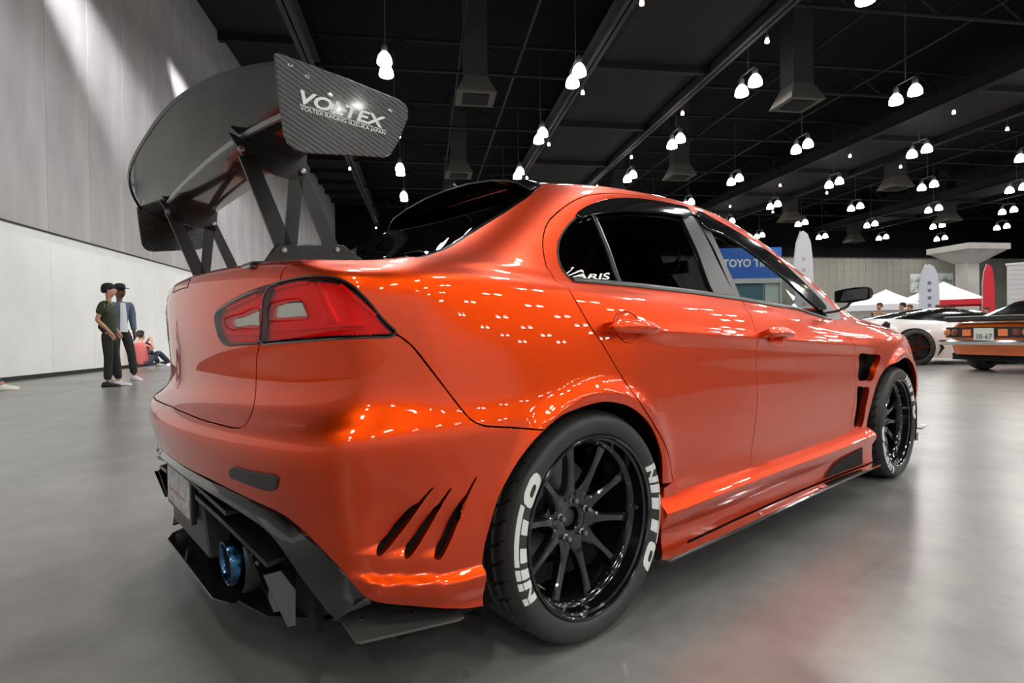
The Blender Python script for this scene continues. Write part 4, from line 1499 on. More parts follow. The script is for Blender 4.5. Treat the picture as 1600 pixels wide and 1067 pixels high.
def wheel_proto():
    rim = MB().lathe(rim_profile(), 96).build('wheel', M['rim'], None, angle=28)
    t = link_mesh('tyre', tyre_mesh(), M['rubber'], rim)
    sp = spoke_mesh()
    sp.materials.append(M['rim'])
    for k in range(10):
        o = bpy.data.objects.new('spoke', sp)
        COL.objects.link(o)
        o.parent = rim
        o.rotation_euler = (0, math.radians(36 * k + 9), 0)
    hub = MB().lathe([(.0, .128), (.031, .128), (.032, .094), (.036, .090), (.046, .089), (.066, .086), (.076, .088), (.080, .100), (.080, .13)], 48)
    hub.build('hub', M['rim'], rim, angle=28)
    MB().lathe([(0, .104), (.024, .104), (.029, .108), (.029, .128)], 24).build('hub_cap', M['dark_grey'], rim, True)
    nut = MB().lathe([(0, .066), (.0065, .066), (.0085, .069), (.0088, .082), (.012, .084), (.012, .09)], 6).mesh('lug_nut')
    nut.materials.append(M['steel'])
    for k in range(5):
        a = 2 * PI * k / 5 + .35
        o = bpy.data.objects.new('lug_nut', nut)
        COL.objects.link(o)
        o.parent = rim
        o.location = (.0572 * math.cos(a), 0, .0572 * math.sin(a))
    # spoke-end bolts round the barrel
    blt = MB().lathe([(0, .049), (.004, .049), (.0055, .052), (.0055, .06)], 8).mesh('rim_bolt')
    blt.materials.append(M['steel'])
    for k in range(20):
        a = 2 * PI * (k + .5) / 20 + .16
        o = bpy.data.objects.new('rim_bolt', blt)
        COL.objects.link(o)
        o.parent = rim
        o.location = (.2275 * math.cos(a), 0, .2275 * math.sin(a))
    v = MB().tube([(.2335, .044, 0), (.226, .028, 0)], .004, 8)
    v.build('valve', M['dark_grey'], rim)
    sidewall_text(rim, 174)
    sidewall_text(rim, -6)
    return rim


wheel0 = wheel_proto()
rots = {(0, -1): 0, (2.65, -1): -38, (0, 1): 20, (2.65, 1): 50}
for k, ((x, s_), rot) in enumerate(rots.items()):
    w = wheel0 if k == 0 else copy_tree(wheel0)
    w.parent = car
    w.location = (x, .905 * s_, TYRE_R)
    w.rotation_euler = (0, math.radians(rot), 0) if s_ < 0 else (0, math.radians(rot), PI)
# brakes
m_disc = principled('brake disc iron', (.20, .20, .21), .38, .9)
m_cal = principled('silver caliper', (.34, .34, .36), .35, .7)
for x in (0, 2.65):
    for s_ in (-1, 1):
        y0 = .905 - .165
        MB().lathe([(.07, s_ * y0), (.165, s_ * y0), (.165, s_ * (y0 - .026)), (.07, s_ * (y0 - .026))], 64, 'Y', (x, 0, TYRE_R), True).build('brake_disc', m_disc, car, angle=30)
        c = MB()
        a0 = 2.45 if x == 0 else 2.6
        rings = []
        for t in np.linspace(a0 - .45, a0 + .45, 9):
            e = 1 - .25 * abs(t - a0) / .45
            rings.append([(x + r * math.cos(t), s_ * (y0 + yo), TYRE_R + r * math.sin(t)) for r, yo in ((.105, .035 * e), (.178 * (.96 + .04 * e), .035 * e), (.182, -.05), (.105, -.05))])
        c.loft(rings)
        c.build('brake_caliper', m_cal, car, angle=35, bevel=.004)
        MB().tube([(x, s_ * .40, TYRE_R), (x, s_ * (y0 + .03), TYRE_R)], .06, 16).build('axle', M['black'], car, True)

# ---- rear wing
WY = .833
wing_end = [(-.831, 1.401), (-.826, 1.406), (-.689, 1.396), (-.562, 1.383), (-.548, 1.379), (-.540, 1.366), (-.542, 1.344), (-.567, 1.286), (-.586, 1.257), (-.603, 1.248), (-.690, 1.236), (-.772, 1.224), (-.794, 1.226), (-.808, 1.236), (-.816, 1.253), (-.824, 1.32)]


def te(y):
    g = 1 - abs(y / .83) ** 3
    return -.815 - .105 * g, 1.392 + .048 * g


def le(y):
    g = 1 - abs(y / .83) ** 3
    return -.600 - .045 * g, 1.345 - .018 * g


def wing_section(y):
    """closed airfoil outline, upper side first"""
    (x1, z1), (x0, z0) = te(y), le(y)
    g = 1 - abs(y / .83) ** 3
    out = []
    n = 12
    cam_ = .10 + .03 * g
    for k in range(n + 1):
        t = k / n
        th = .065 * (1.48 * math.sqrt(t) - .63 * t - 1.76 * t * t + 1.42 * t ** 3 - .50 * t ** 4) * 2.0 + .006
        out.append((t, th))
    c = math.hypot(x1 - x0, z1 - z0)
    ux, uz = (x1 - x0) / c, (z1 - z0) / c
    nx, nz = uz, -ux
    if nz < 0:
        nx, nz = -nx, -nz
    pts = []
    for t, th in out:
        sag = -cam_ * 4 * t * (1 - t) * c * .5
        a = sag + th * c * .5
        pts.append((x0 + ux * t * c + nx * a, z0 + uz * t * c + nz * a))
    for t, th in out[::-1][1:-1]:
        sag = -cam_ * 4 * t * (1 - t) * c * .5
        a = sag - th * c * .5
        pts.append((x0 + ux * t * c + nx * a, z0 + uz * t * c + nz * a))
    return pts


mb = MB()
mb.loft([[(x, y, z) for x, z in wing_section(y)] for y in np.linspace(-WY + .004, WY - .004, 81)])
wing = mb.build('rear_wing', M['carbon_fine'], car, angle=40, label='gloss dark carbon wing blade')
gl_ = MB()
rings = []
for y in np.linspace(-WY + .004, WY - .004, 61):
    x1, z1 = te(y)
    rings.append([(x1 - .002, y, z1 - .004), (x1 - .006, y, z1 + .003), (x1 - .003, y, z1 + .004), (x1 + .006, y, z1 + .002)])
gl_.loft(rings)
gl_.build('gurney_flap', M['satin_black'], wing, angle=40)
rings = []
for y in np.linspace(-.70, .70, 41):                       # steel strip standing in for the reflection along the slot under the blade
    sec = wing_section(y)
    (ax, az), (bx, bz) = sec[-6], sec[-7]
    tx, tz = bx - ax, bz - az
    ln_ = math.hypot(tx, tz)
    tx, tz = tx / ln_, tz / ln_
    rings.append([(ax, y, az + .002), (ax + .001, y, az - .007), (ax + .001 + tx * .006, y, az - .007 + tz * .006), (ax + tx * .012, y, az + tz * .012 + .002)])
MB().loft(rings).build('slot_glint', M['steel'], wing)
for s_ in (-1, 1):
    pts = [(x, s_ * WY, z) for x, z in wing_end]
    ep = MB().prism(pts, (0, s_ * .006, 0)).build('endplate', M['carbon'], wing, label='carbon weave endplate', bevel=.0012)
    for x, z in ((-.802, 1.389), (-.769, 1.376), (-.723, 1.352), (-.586, 1.354)):
        MB().lathe([(0, s_ * .0095), (.003, s_ * .0095), (.0055, s_ * .008), (.006, s_ * .006), (0, s_ * .006)], 10, 'Y', (x, s_ * WY, z)).build('bolt', M['chrome'], wing)
    # lettering on the outer face
    yo = s_ * (WY + .0072)
    P0, P1 = (-.7835, 1.3435), (-.595, 1.3335)           # top corners of the big word

    def on(quad):
        (ax, az), (bx, bz), (cx, cz), (dx, dz) = quad     # bottom left, bottom right, top right, top left

        def f(s, t):
            if s_ > 0:
                s = 1 - s
            return (ax * (1 - s) * (1 - t) + bx * s * (1 - t) + cx * s * t + dx * (1 - s) * t, yo,
                    az * (1 - s) * (1 - t) + bz * s * (1 - t) + cz * s * t + dz * (1 - s) * t)
        return f
    lettering('lettering', 'VOLTEX', on(((-.7830, 1.3185), (-.5965, 1.3085), (-.5965, 1.3350), (-.7830, 1.3465))), M['white'], wing, .028, .28, 1.0, 'big white maker name')
    lettering('lettering', 'VOLTEX RACING SUZUKA JAPAN', on(((-.7835, 1.3045), (-.5985, 1.2945), (-.5985, 1.3045), (-.7835, 1.3145))), M['white'], wing, .010, 0, 1.02, 'small white place line')
    MB().prism([(-.7845, yo, 1.3155), (-.5965, yo, 1.3055), (-.5965, yo, 1.3068), (-.7845, yo, 1.3168)], (0, s_ * .0004, 0)).build('lettering_rule', M['white'], wing)

    # upright: plate with two triangular windows and a bolted foot
    uy = s_ * .45
    t_ = .009

    def barp(a, b, w0, w1=None):
        w1 = w0 if w1 is None else w1
        a, b = np.array(a), np.array(b)
        d = (b - a) / np.linalg.norm(b - a)
        n = np.array([-d[1], d[0]])
        q = [a - n * w0, b - n * w1, b + n * w1, a + n * w0]
        return [(x, uy - t_ / 2, z) for x, z in q]
    up = MB()
    up.prism([(x, uy - t_ / 2, z) for x, z in ((-.815, 1.362), (-.770, 1.294), (-.70, 1.276), (-.626, 1.268), (-.624, 1.306), (-.620, 1.352), (-.66, 1.338), (-.72, 1.338))], (0, t_, 0))
    up.prism(barp((-.772, 1.315), (-.683, 1.09), .020, .022), (0, t_, 0))
    up.prism(barp((-.648, 1.285), (-.668, 1.10), .017, .017), (0, t_, 0))
    up.prism(barp((-.637, 1.29), (-.550, 1.09), .015, .020), (0, t_, 0))
    up.prism([(x, uy - t_ / 2, z) for x, z in ((-.704, 1.10), (-.735, 1.052), (-.47, 1.075), (-.525, 1.114), (-.60, 1.108))], (0, t_, 0))
    upo = up.build('wing_upright', M['satin_black'], wing, label='black plate upright with triangular windows')
    ft = MB()
    ft.prism([(-.742, uy - .012, 1.0470), (-.46, uy - .012, 1.0700), (-.525, uy - .012, 1.112), (-.702, uy - .012, 1.097)], (0, .006, 0))
    ft.prism([(-.780, uy - .05, 1.0385), (-.425, uy - .05, 1.0690), (-.425, uy - .05, 1.0745), (-.780, uy - .05, 1.045)], (0, .075, 0))
    ft.build('wing_foot', M['satin_black'], wing, bevel=.002)
    for x, z in ((-.688, 1.083), (-.545, 1.096), (-.787, 1.325), (-.636, 1.295)):
        MB().lathe([(0, -.0165), (.005, -.0165), (.008, -.0145), (.0085, -.006), (0, -.006)], 10, 'Y', (x, uy, z)).build('bolt', M['steel'], wing)
    # seat on the boot lid
    MB().prism([(-.785, uy - .055, 1.028), (-.43, uy - .055, 1.060), (-.43, uy - .055, 1.069), (-.785, uy - .055, 1.038)], (0, .085, 0)).build('wing_seat', M['gloss_black'], wing, bevel=.003)

# ---- roof spoiler and aerial
ys = np.linspace(-.50, .50, 41)
rings = []
for y in ys:
    a = abs(y)
    zt = np.interp(a, [0, .15, .3, .4, .45, .50], [1.452, 1.447, 1.428, 1.405, 1.388, 1.358])
    zr = np.interp(a, [0, .15, .3, .4, .45, .50], [1.466, 1.462, 1.445, 1.42, 1.40, 1.366])
    xt = np.interp(a, [0, .3, .42, .50], [.135, .128, .12, .135])
    xr = np.interp(a, [0, .3, .42, .50], [.36, .34, .30, .20])
    rings.append([(xt, y, zt), (xt + .002, y, zt + .007), ((xt + xr) / 2, y, (zt + zr) / 2 + .014), (xr, y, zr + .008), (xr, y, zr - .02), ((xt + xr) / 2, y, (zt + zr) / 2 - .012)])
MB().loft(rings).build('roof_spoiler', M['gloss_black'], car, angle=40)
MB().tube([(.30, .04, 1.455), (.20, .04, 1.500)], [.006, .0045], 8).build('aerial', M['chrome'], car, True)

# ---- door mirrors on thin stalks
mm = MB()
rings = []
for t, yy in ((0, -.835), (.06, -.845), (.25, -.88), (.5, -.925), (.8, -.978), (1, -.992)):
    w = .016 + .020 * math.sin(PI * min(1, .15 + t * .75)) ** .7
    dx = .035 + .045 * math.sin(PI * min(1, .2 + .7 * t))
    xc, zc_ = 1.905, 1.026 + .012 * t
    rings.append([(xc - .004, yy, zc_ - w), (xc - .006, yy, zc_ + w), (xc + dx * .6, yy, zc_ + w * .8), (xc + dx, yy, zc_), (xc + dx * .6, yy, zc_ - w * .8)])
mm.loft(rings)
pair('door_mirror', mm, M['gloss_black'], angle=45)
pair('mirror_glass', MB().prism([(1.8975, -.862, 1.004), (1.8975, -.982, 1.010), (1.8975, -.985, 1.062), (1.8975, -.88, 1.055)], (.002, 0, 0)), principled('mirror silver', (.8, .8, .82), .03, 1.0))
pair('mirror_stalk', MB().tube([(1.85, -.80, .945), (1.88, -.855, .955), (1.905, -.89, .975), (1.915, -.905, 1.0)], .0065, 8), M['black'])

# ---- rear diffuser
A = [(-.875, 0, .508), (-.868, -.18, .503), (-.852, -.35, .498), (-.832, -.47, .490), (-.812, -.57, .480), (-.790, -.65, .470), (-.772, -.69, .455), (-.752, -.735, .430), (-.730, -.762, .405), (-.702, -.788, .362), (-.665, -.808, .318), (-.64, -.80, .285)]
B = [(-.878, 0, .486), (-.871, -.18, .480), (-.856, -.35, .472), (-.840, -.47, .463), (-.823, -.57, .452), (-.808, -.645, .440), (-.796, -.685, .420), (-.777, -.708, .382), (-.757, -.722, .342), (-.732, -.732, .298), (-.702, -.736, .250), (-.684, -.738, .225)]
fr = MB()
nA = len(A)
A2 = [(x + .012, y, z + .004) for x, y, z in A]
Mi = [tuple((np.array(a) + np.array(b)) / 2 + np.array((-.006, 0, 0))) for a, b in zip(A, B)]
B2 = [(x + .03, y + .006 * (1 if y else 0), z + .006) for x, y, z in B]
B3 = [(x + .13, y * .97, z) for x, y, z in B]
fr.grid([A2, A, Mi, B, B2, B3])
fr.plus_mirror()
fr.build('diffuser_frame', M['gloss_black'], car, angle=35)
MB().box(-.70, -.68, -.66, .66, .17, .47).build('diffuser_back', M['void'], car)
cp = MB()
cp.hexa([(-.825, -.235, .255), (-.825, .235, .255), (-.70, .22, .24), (-.70, -.22, .24), (-.840, -.185, .480), (-.840, .185, .480), (-.72, .17, .48), (-.72, -.17, .48)])
cp.build('diffuser_centre', M['dark_grey'], car, bevel=.006)
# plate in its frame
pf = MB().box(-.853, -.838, -.165, .165, .335, .470).build('plate_frame', M['satin_black'], car, bevel=.003)
m_plate = noise_color(principled('show plate', (.55, .52, .5), .4), 40, (.40, .36, .36), (.66, .64, .62), 3, .4, .6)
MB().box(-.8555, -.852, -.150, .150, .350, .458).build('licence_plate', m_plate, pf, label='pale show plate')
MB().box(-.8562, -.8555, -.10, .10, .388, .394).build('plate_print', principled('faded red print', (.45, .2, .2), .5), pf)
# slats and fins each side
for s_ in (-1, 1):
    sl = MB()
    sl.loft([[(-.85, s_ * .20, .418), (-.74, s_ * .20, .428), (-.74, s_ * .20, .436), (-.85, s_ * .20, .430)],
             [(-.835, s_ * .40, .398), (-.73, s_ * .40, .410), (-.73, s_ * .40, .418), (-.835, s_ * .40, .410)],
             [(-.80, s_ * .64, .345), (-.72, s_ * .64, .36), (-.72, s_ * .64, .368), (-.80, s_ * .64, .357)]])
    sl.build('diffuser_slat', M['satin_black'], car)
    sl = MB()
    sl.loft([[(-.86, s_ * .19, .462), (-.74, s_ * .19, .462), (-.74, s_ * .19, .470), (-.86, s_ * .19, .472)],
             [(-.835, s_ * .45, .425), (-.73, s_ * .45, .43), (-.73, s_ * .45, .438), (-.835, s_ * .45, .436)]])
    sl.build('diffuser_slat', M['satin_black'], car)
    for yy, z1 in ((.30, .40), (.60, .36), (.69, .34)):
        if s_ > 0 or yy != .30:
            MB().hexa([(-.775, s_ * yy - .003, .225), (-.775, s_ * yy + .003, .225), (-.758, s_ * yy + .003, .222), (-.758, s_ * yy - .003, .222),
                       (-.815, s_ * (yy - .03) - .003, z1), (-.815, s_ * (yy - .03) + .003, z1), (-.745, s_ * (yy - .03) + .003, z1), (-.745, s_ * (yy - .03) - .003, z1)]).build('diffuser_fin', M['gloss_black'], car)
    # corner plates in carbon weave
    cpn = [(-.654, s_ * .648), (-.60, s_ * .70), (-.432, s_ * .812), (-.428, s_ * .825), (-.444, s_ * .892), (-.46, s_ * .896), (-.672, s_ * .836), (-.680, s_ * .825)]
    cpl = MB().prism([(x, y, .206) for x, y in cpn], (0, 0, .006)).build('corner_plate', M['carbon_plate'], car, label='carbon weave plate under bumper corner', bevel=.0015)
    for x, y in ((-.628, s_ * .745), (-.52, s_ * .80)):
        MB().lathe([(0, .0155), (.004, .0155), (.006, .013), (.006, .012), (0, .012)], 10, 'Z', (x, y, .20)).build('bolt', M['chrome'], cpl)
    # flank of the diffuser under the bumper corner
    MB().hexa([(-.70, s_ * .64, .205), (-.44, s_ * .80, .205), (-.44, s_ * .70, .205), (-.60, s_ * .58, .205), (-.70, s_ * .66, .30), (-.44, s_ * .83, .26), (-.44, s_ * .70, .26), (-.60, s_ * .58, .30)]).build('diffuser_flank', M['black'], car)
und = MB().prism([(x, y, .166) for x, y in ((-.835, -.30), (-.81, -.36), (-.74, -.42), (-.55, -.47), (-.35, -.47), (-.35, .47), (-.55, .47), (-.74, .42), (-.81, .36), (-.835, .30))], (0, 0, .007))
und.build('under_tray', M['carbon_fine'], car, label='dark carbon under tray', bevel=.002)
for s_ in (-1, 1):
    MB().prism([(x, s_ * y, .186) for x, y in ((-.80, .40), (-.77, .54), (-.66, .66), (-.45, .72), (-.45, .45))], (0, 0, .006)).build('under_tray_wing', M['satin_black'], car)
# exhaust
m_ti = principled('heat tinted titanium', (.2, .3, .6), .18, 1.0)
n_, l_, b_ = nodes_of(m_ti)
tc = n_.new('ShaderNodeTexCoord')
sx = n_.new('ShaderNodeSeparateXYZ')
l_.new(tc.outputs['Object'], sx.inputs[0])
mr = n_.new('ShaderNodeMapRange')
mr.inputs['From Min'].default_value = 0
mr.inputs['From Max'].default_value = .13
l_.new(sx.outputs['X'], mr.inputs['Value'])
rp = n_.new('ShaderNodeValToRGB')
cr = rp.color_ramp
cr.elements[0].position = 0
cr.elements[0].color = (.05, .10, .20, 1)
cr.elements[1].position = 1
cr.elements[1].color = (.30, .26, .24, 1)
for p_, c_ in ((.25, (.04, .20, .38, 1)), (.5, (.05, .08, .28, 1)), (.7, (.12, .07, .18, 1))):
    e = cr.elements.new(p_)
    e.color = c_
l_.new(mr.outputs[0], rp.inputs[0])
l_.new(rp.outputs[0], b_.inputs['Base Color'])
ex = MB().lathe([(.0475, .012), (.0485, .003), (.0505, 0), (.053, .001), (.054, .006), (.053, .03), (.051, .16), (.049, .30)], 48, 'X').build('exhaust_tip', m_ti, car, angle=40)
ex.location = (-.842, -.458, .312)
ex.rotation_euler = (0, math.radians(-4), math.radians(0))
MB().lathe([(0, .16), (.0465, .16), (.0475, .011)], 32, 'X').build('exhaust_bore', M['void'], ex, True)
hs = MB()
hs.lathe([(.074, .02), (.078, .03), (.072, .14), (.066, .2)], 32, 'X', (-.835, -.458, .312))
hs.build('exhaust_shroud', M['satin_black'], car, True)
# front lip corner seen past the front wheel
pair('canard', MB().prism([(2.99, -.80, .235), (3.12, -.80, .25), (3.13, -.925, .255), (3.03, -.925, .24)], (0, 0, .006)), M['carbon_fine'])
pair('front_lip', MB().prism([(3.02, -.78, .14), (3.2, -.86, .14), (3.45, -.80, .14), (3.6, -.4, .14), (3.62, 0, .14), (3.1, 0, .14)], (0, 0, .01)), M['carbon_fine'])

# ---- maker decal on the quarter glass: swash V and small capitals
def glass_fn(u0, u1, v0, v1, skew=0.0):
    def f(s, t):
        P, N = SURF.ev(np.array([u0 + (u1 - u0) * s]), np.array([v0 + (v1 - v0) * t + skew * s]), True)
        return P[0] + N[0] * -.0045
    return f


fn_ = glass_fn(7.83, 8.48, 13.42, 13.72, .35)
lettering('decal', 'ARIS', fn_, M['white'], car, .02, 0, 1.0, 'white window decal letters')
swash = [(0, 1.0), (.25, 1.02), (.22, .9), (.36, .1), (.48, .45), (.75, .85), (1.05, 1.0), (1.3, .96), (1.5, .8), (1.3, .86), (1.05, .85), (.8, .66), (.58, .25), (.45, -.15), (.32, -.25), (.12, .85), (0, .92)]
fv = glass_fn(7.66, 7.86, 13.25, 13.95)
me = bpy.data.meshes.new('decal')
tri = delaunay_2d_cdt([Vector(q) for q in swash], [(i, (i + 1) % len(swash)) for i in range(len(swash))], [], 1, 1e-6)
me.from_pydata([tuple(fv(q[0], q[1])) for q in tri[0]], [], [tuple(f) for f in tri[2]])
link_mesh('decal', me, M['white'], car, 'white window decal swash')

# ================================================================== people
def skin_mesh(name, joints, edges, mat, parent=None, sub=1):
    names = list(joints)
    me = bpy.data.meshes.new(name)
    me.from_pydata([joints[k][0] for k in names], [(names.index(a), names.index(b)) for a, b in edges], [])
    o = link_mesh(name, me, mat, parent)
    o.modifiers.new('skin', 'SKIN')
    sv = me.skin_vertices[0].data
    for i, k in enumerate(names):
        r = joints[k][1]
        sv[i].radius = r if isinstance(r, tuple) else (r, r)
        sv[i].use_root = (i == 0)
    md = o.modifiers['skin']
    md.use_smooth_shade = True
    md.branch_smoothing = .4
    s = o.modifiers.new('sub', 'SUBSURF')
    s.levels = s.render_levels = sub
    return o


def blob(name, rings, mat, parent, smooth=True):
    """lathe-like closed shape from (centre, rx, ry) rings along z"""
    mb = MB()
    mb.loft([[(c[0] + rx * math.cos(t), c[1] + ry * math.sin(t), c[2]) for t in np.linspace(0, 2 * PI, 17)[:-1]] for c, rx, ry in rings])
    return mb.build(name, mat, parent, smooth)


cloth_cache = {}


def cloth(c):
    if c not in cloth_cache:
        cloth_cache[c] = principled('cloth %d' % len(cloth_cache), c, .85)
    return cloth_cache[c]


def shoe(parent, ankle, yaw, mat, sole=None):
    x, y, z = ankle
    mb = MB()
    prof = [(-.085, .030, .055), (-.06, .040, .085), (0, .042, .095), (.06, .045, .070), (.12, .048, .055), (.17, .040, .042), (.195, .02, .03)]
    c, s = math.cos(yaw), math.sin(yaw)
    rings = []
    z0 = z - .085
    for a, w, h in prof:
        ring = []
        for px, pz in ((-w, 0), (-w * 1.02, h * .4), (-w * .6, h), (w * .6, h), (w * 1.02, h * .4), (w, 0)):
            ring.append((x + c * a - s * px, y + s * a + c * px, z0 + pz))
        rings.append(ring)
    mb.loft(rings)
    return mb.build('shoe', mat, parent, True)


def person(name, J, skin, top, legs, shoes, hair, label, group=None, loc=(0, 0, 0), rz=0, scale=1.0, sleeves='short', cap=None, jacket=None, detail=True):
    """J: joint positions in metres for a 1.8 m figure looking along +x"""
    root = empty(name, loc, rz, label, 'person', group)
    root.scale = (scale, scale, scale)
    q = dict(J)
    r = {'pelvis': .065, 'waist': .065, 'chest': .070, 'neckb': .046, 'neck': .050, 'jaw': .070, 'head': .090, 'crown': .072, 'nose': .020,
         'shl': .034, 'ell': .040, 'wrl': .028, 'pal': .030, 'shr': .034, 'elr': .040, 'wrr': .028, 'par': .030,
         'hil': .055, 'knl': .055, 'anl': .038, 'tol': .03, 'hir': .055, 'knr': .055, 'anr': .038, 'tor': .03}
    head = Vector(q['head'])
    fx = Vector(q.get('look', (1, 0, 0))).normalized()
    q['jaw'] = tuple(head + fx * .035 + Vector((0, 0, -.085)))
    q['crown'] = tuple(head + fx * -.012 + Vector((0, 0, .062)))
    q['nose'] = tuple(head + fx * .098 + Vector((0, 0, -.03)))
    q['neck'] = tuple(head + fx * -.02 + Vector((0, 0, -.135)))
    keys = ['pelvis', 'waist', 'chest', 'neckb', 'neck', 'head', 'jaw', 'crown', 'nose', 'shl', 'ell', 'wrl', 'pal', 'shr', 'elr', 'wrr', 'par', 'hil', 'knl', 'anl', 'hir', 'knr', 'anr']
    js = {k: (q[k], r[k] * .86 if k in ('pelvis', 'waist', 'chest', 'hil', 'hir') else r[k]) for k in keys}
    ed = [('pelvis', 'waist'), ('waist', 'chest'), ('chest', 'neckb'), ('neckb', 'neck'), ('neck', 'head'), ('head', 'crown'), ('head', 'jaw'), ('head', 'nose'),
          ('chest', 'shl'), ('shl', 'ell'), ('ell', 'wrl'), ('wrl', 'pal'), ('chest', 'shr'), ('shr', 'elr'), ('elr', 'wrr'), ('wrr', 'par'),
          ('pelvis', 'hil'), ('hil', 'knl'), ('knl', 'anl'), ('pelvis', 'hir'), ('hir', 'knr'), ('knr', 'anr')]
    if detail:
        for sd in 'lr':
            w, p = Vector(q['wr' + sd]), Vector(q['pa' + sd])
            d = (p - w).normalized()
            side = d.cross(Vector((1, 0, 0)) if abs(d.x) < .8 else Vector((0, 0, 1))).normalized()
            out = side.cross(d)
            for i, (o_, L) in enumerate(((-.027, .062), (-.009, .075), (.009, .070), (.026, .055))):
                a = p + out * o_ + d * .03
                b = a + d * L * .55 + side * .012
                c_ = a + d * L + side * .030
                for nm, pos, rad in (('f%s%da' % (sd, i), a, .0105), ('f%s%db' % (sd, i), b, .0095), ('f%s%dc' % (sd, i), c_, .008)):
                    js[nm] = (tuple(pos), rad)
                ed += [('pa' + sd, 'f%s%da' % (sd, i)), ('f%s%da' % (sd, i), 'f%s%db' % (sd, i)), ('f%s%db' % (sd, i), 'f%s%dc' % (sd, i))]
            a = p + out * -.035 - d * .005
            b = a + out * -.018 + d * .03
            js['t%sa' % sd] = (tuple(a), .011)
            js['t%sb' % sd] = (tuple(b), .009)
            ed += [('wr' + sd, 't%sa' % sd), ('t%sa' % sd, 't%sb' % sd)]
    bd_ = skin_mesh('body', js, ed, skin, root, 2 if detail else 1)
    # trousers
    tj = {'pelvis': (q['pelvis'], .128)}
    te_ = []
    for sd in 'lr':
        hi, kn, an = (Vector(q[k + sd]) for k in ('hi', 'kn', 'an'))
        tj['hi' + sd] = (tuple(hi), .102)
        tj['th' + sd] = (tuple(hi.lerp(kn, .5)), .092)
        tj['kn' + sd] = (tuple(kn), .076)
        tj['cf' + sd] = (tuple(kn.lerp(an, .5)), .072)
        tj['an' + sd] = (tuple(an.lerp(kn, .06)), .066)
        te_ += [('pelvis', 'hi' + sd), ('hi' + sd, 'th' + sd), ('th' + sd, 'kn' + sd), ('kn' + sd, 'cf' + sd), ('cf' + sd, 'an' + sd)]
    pelv, wai = Vector(q['pelvis']), Vector(q['waist'])
    tj['top'] = (tuple(pelv.lerp(wai, .5)), .125)
    te_.append(('pelvis', 'top'))
    skin_mesh('trousers', tj, te_, cloth(legs), root, 1)
    # shirt
    sj = {'waist': (q['waist'], (.140, .130)), 'hem': (tuple(pelv.lerp(wai, -.35)), (.150, .140)), 'chest': (q['chest'], (.155, .150)), 'neckb': (tuple(Vector(q['chest']).lerp(Vector(q['neckb']), .85)), .088)}
    se = [('waist', 'hem'), ('waist', 'chest'), ('chest', 'neckb')]
    for sd in 'lr':
        sh, el, wr = (Vector(q[k + sd]) for k in ('sh', 'el', 'wr'))
        sj['sh' + sd] = (tuple(sh), .098)
        end = sh.lerp(el, .72) if sleeves == 'short' else None
        se.append(('chest', 'sh' + sd))
        if sleeves == 'short':
            sj['el' + sd] = (tuple(end), .064)
            se.append(('sh' + sd, 'el' + sd))
        else:
            sj['el' + sd] = (tuple(el), .062)
            sj['wr' + sd] = (tuple(wr.lerp(el, .08)), .046)
            se += [('sh' + sd, 'el' + sd), ('el' + sd, 'wr' + sd)]
    skin_mesh('shirt', sj, se, cloth(jacket or top), root, 1)
    if jacket:                                            # open overshirt: pale tee showing in front
        rows_ = []
        for t in np.linspace(0, 1, 9):
            c_ = pelv.lerp(Vector(q['neckb']), -.08 + 1.0 * t)
            rx, ry = .150 - .03 * t ** 3, .150 - .02 * t
            rows_.append([(c_.x + rx * math.cos(a), c_.y + ry * math.sin(a), c_.z) for a in np.linspace(-.5 + .15 * t, .5 - .15 * t, 9)])
        MB().grid(rows_).build('t_shirt', cloth(top), root, True)
    for sd, mt in zip('lr', shoes):
        shoe(root, q['an' + sd], q.get('yaw' + sd, 0.0), cloth(mt))
    for sd in (-1, 1):
        lat = Vector((-fx.y, fx.x, 0)) * sd
        e_ = head + fx * .086 + lat * .032 + Vector((0, 0, .005))
        MB().lathe([(0, -.008), (.006, -.006), (.009, 0), (.006, .006), (0, .008)], 8, 'Z', tuple(e_)).build('eye', M['black'], root, True)
        e_ = head + fx * -.005 + lat * .083 + Vector((0, 0, -.02))
        MB().lathe([(0, -.032), (.010, -.02), (.014, .01), (.010, .028), (0, .034)], 8, 'Z', tuple(e_)).build('ear', skin, root, True)
    hz = head + Vector((0, 0, .03))
    if hair is not None:
        b0 = hz - fx * .022
        blob('hair', [((b0.x - .035, b0.y, b0.z - .075), .060, .070), ((b0.x - .022, b0.y, b0.z - .02), .088, .090), ((b0.x - .004, b0.y, b0.z + .03), .102, .092), ((b0.x, b0.y, b0.z + .075), .085, .078), ((b0.x, b0.y, b0.z + .10), .04, .04)], cloth(hair), root)
    if cap is not None:
        b0 = hz
        cp_ = blob('cap', [((b0.x - .004, b0.y, b0.z + .005), .104, .092), ((b0.x - .004, b0.y, b0.z + .05), .102, .092), ((b0.x, b0.y, b0.z + .095), .085, .080), ((b0.x, b0.y, b0.z + .115), .04, .04)], cloth(cap), root)
        br = MB()
        ang = math.atan2(fx.y, fx.x)
        pts = []
        for t in np.linspace(-1.0, 1.0, 9):
            rr_ = .185 - .03 * abs(t)
            pts.append((b0.x + rr_ * math.cos(ang + t * .62), b0.y + rr_ * math.sin(ang + t * .62), b0.z + .012))
        for t in np.linspace(1.0, -1.0, 5):
            pts.append((b0.x + .09 * math.cos(ang + t), b0.y + .085 * math.sin(ang + t), b0.z + .016))
        br.prism(pts, (0, 0, .008)).build('cap_brim', cloth(cap), root)
    return root


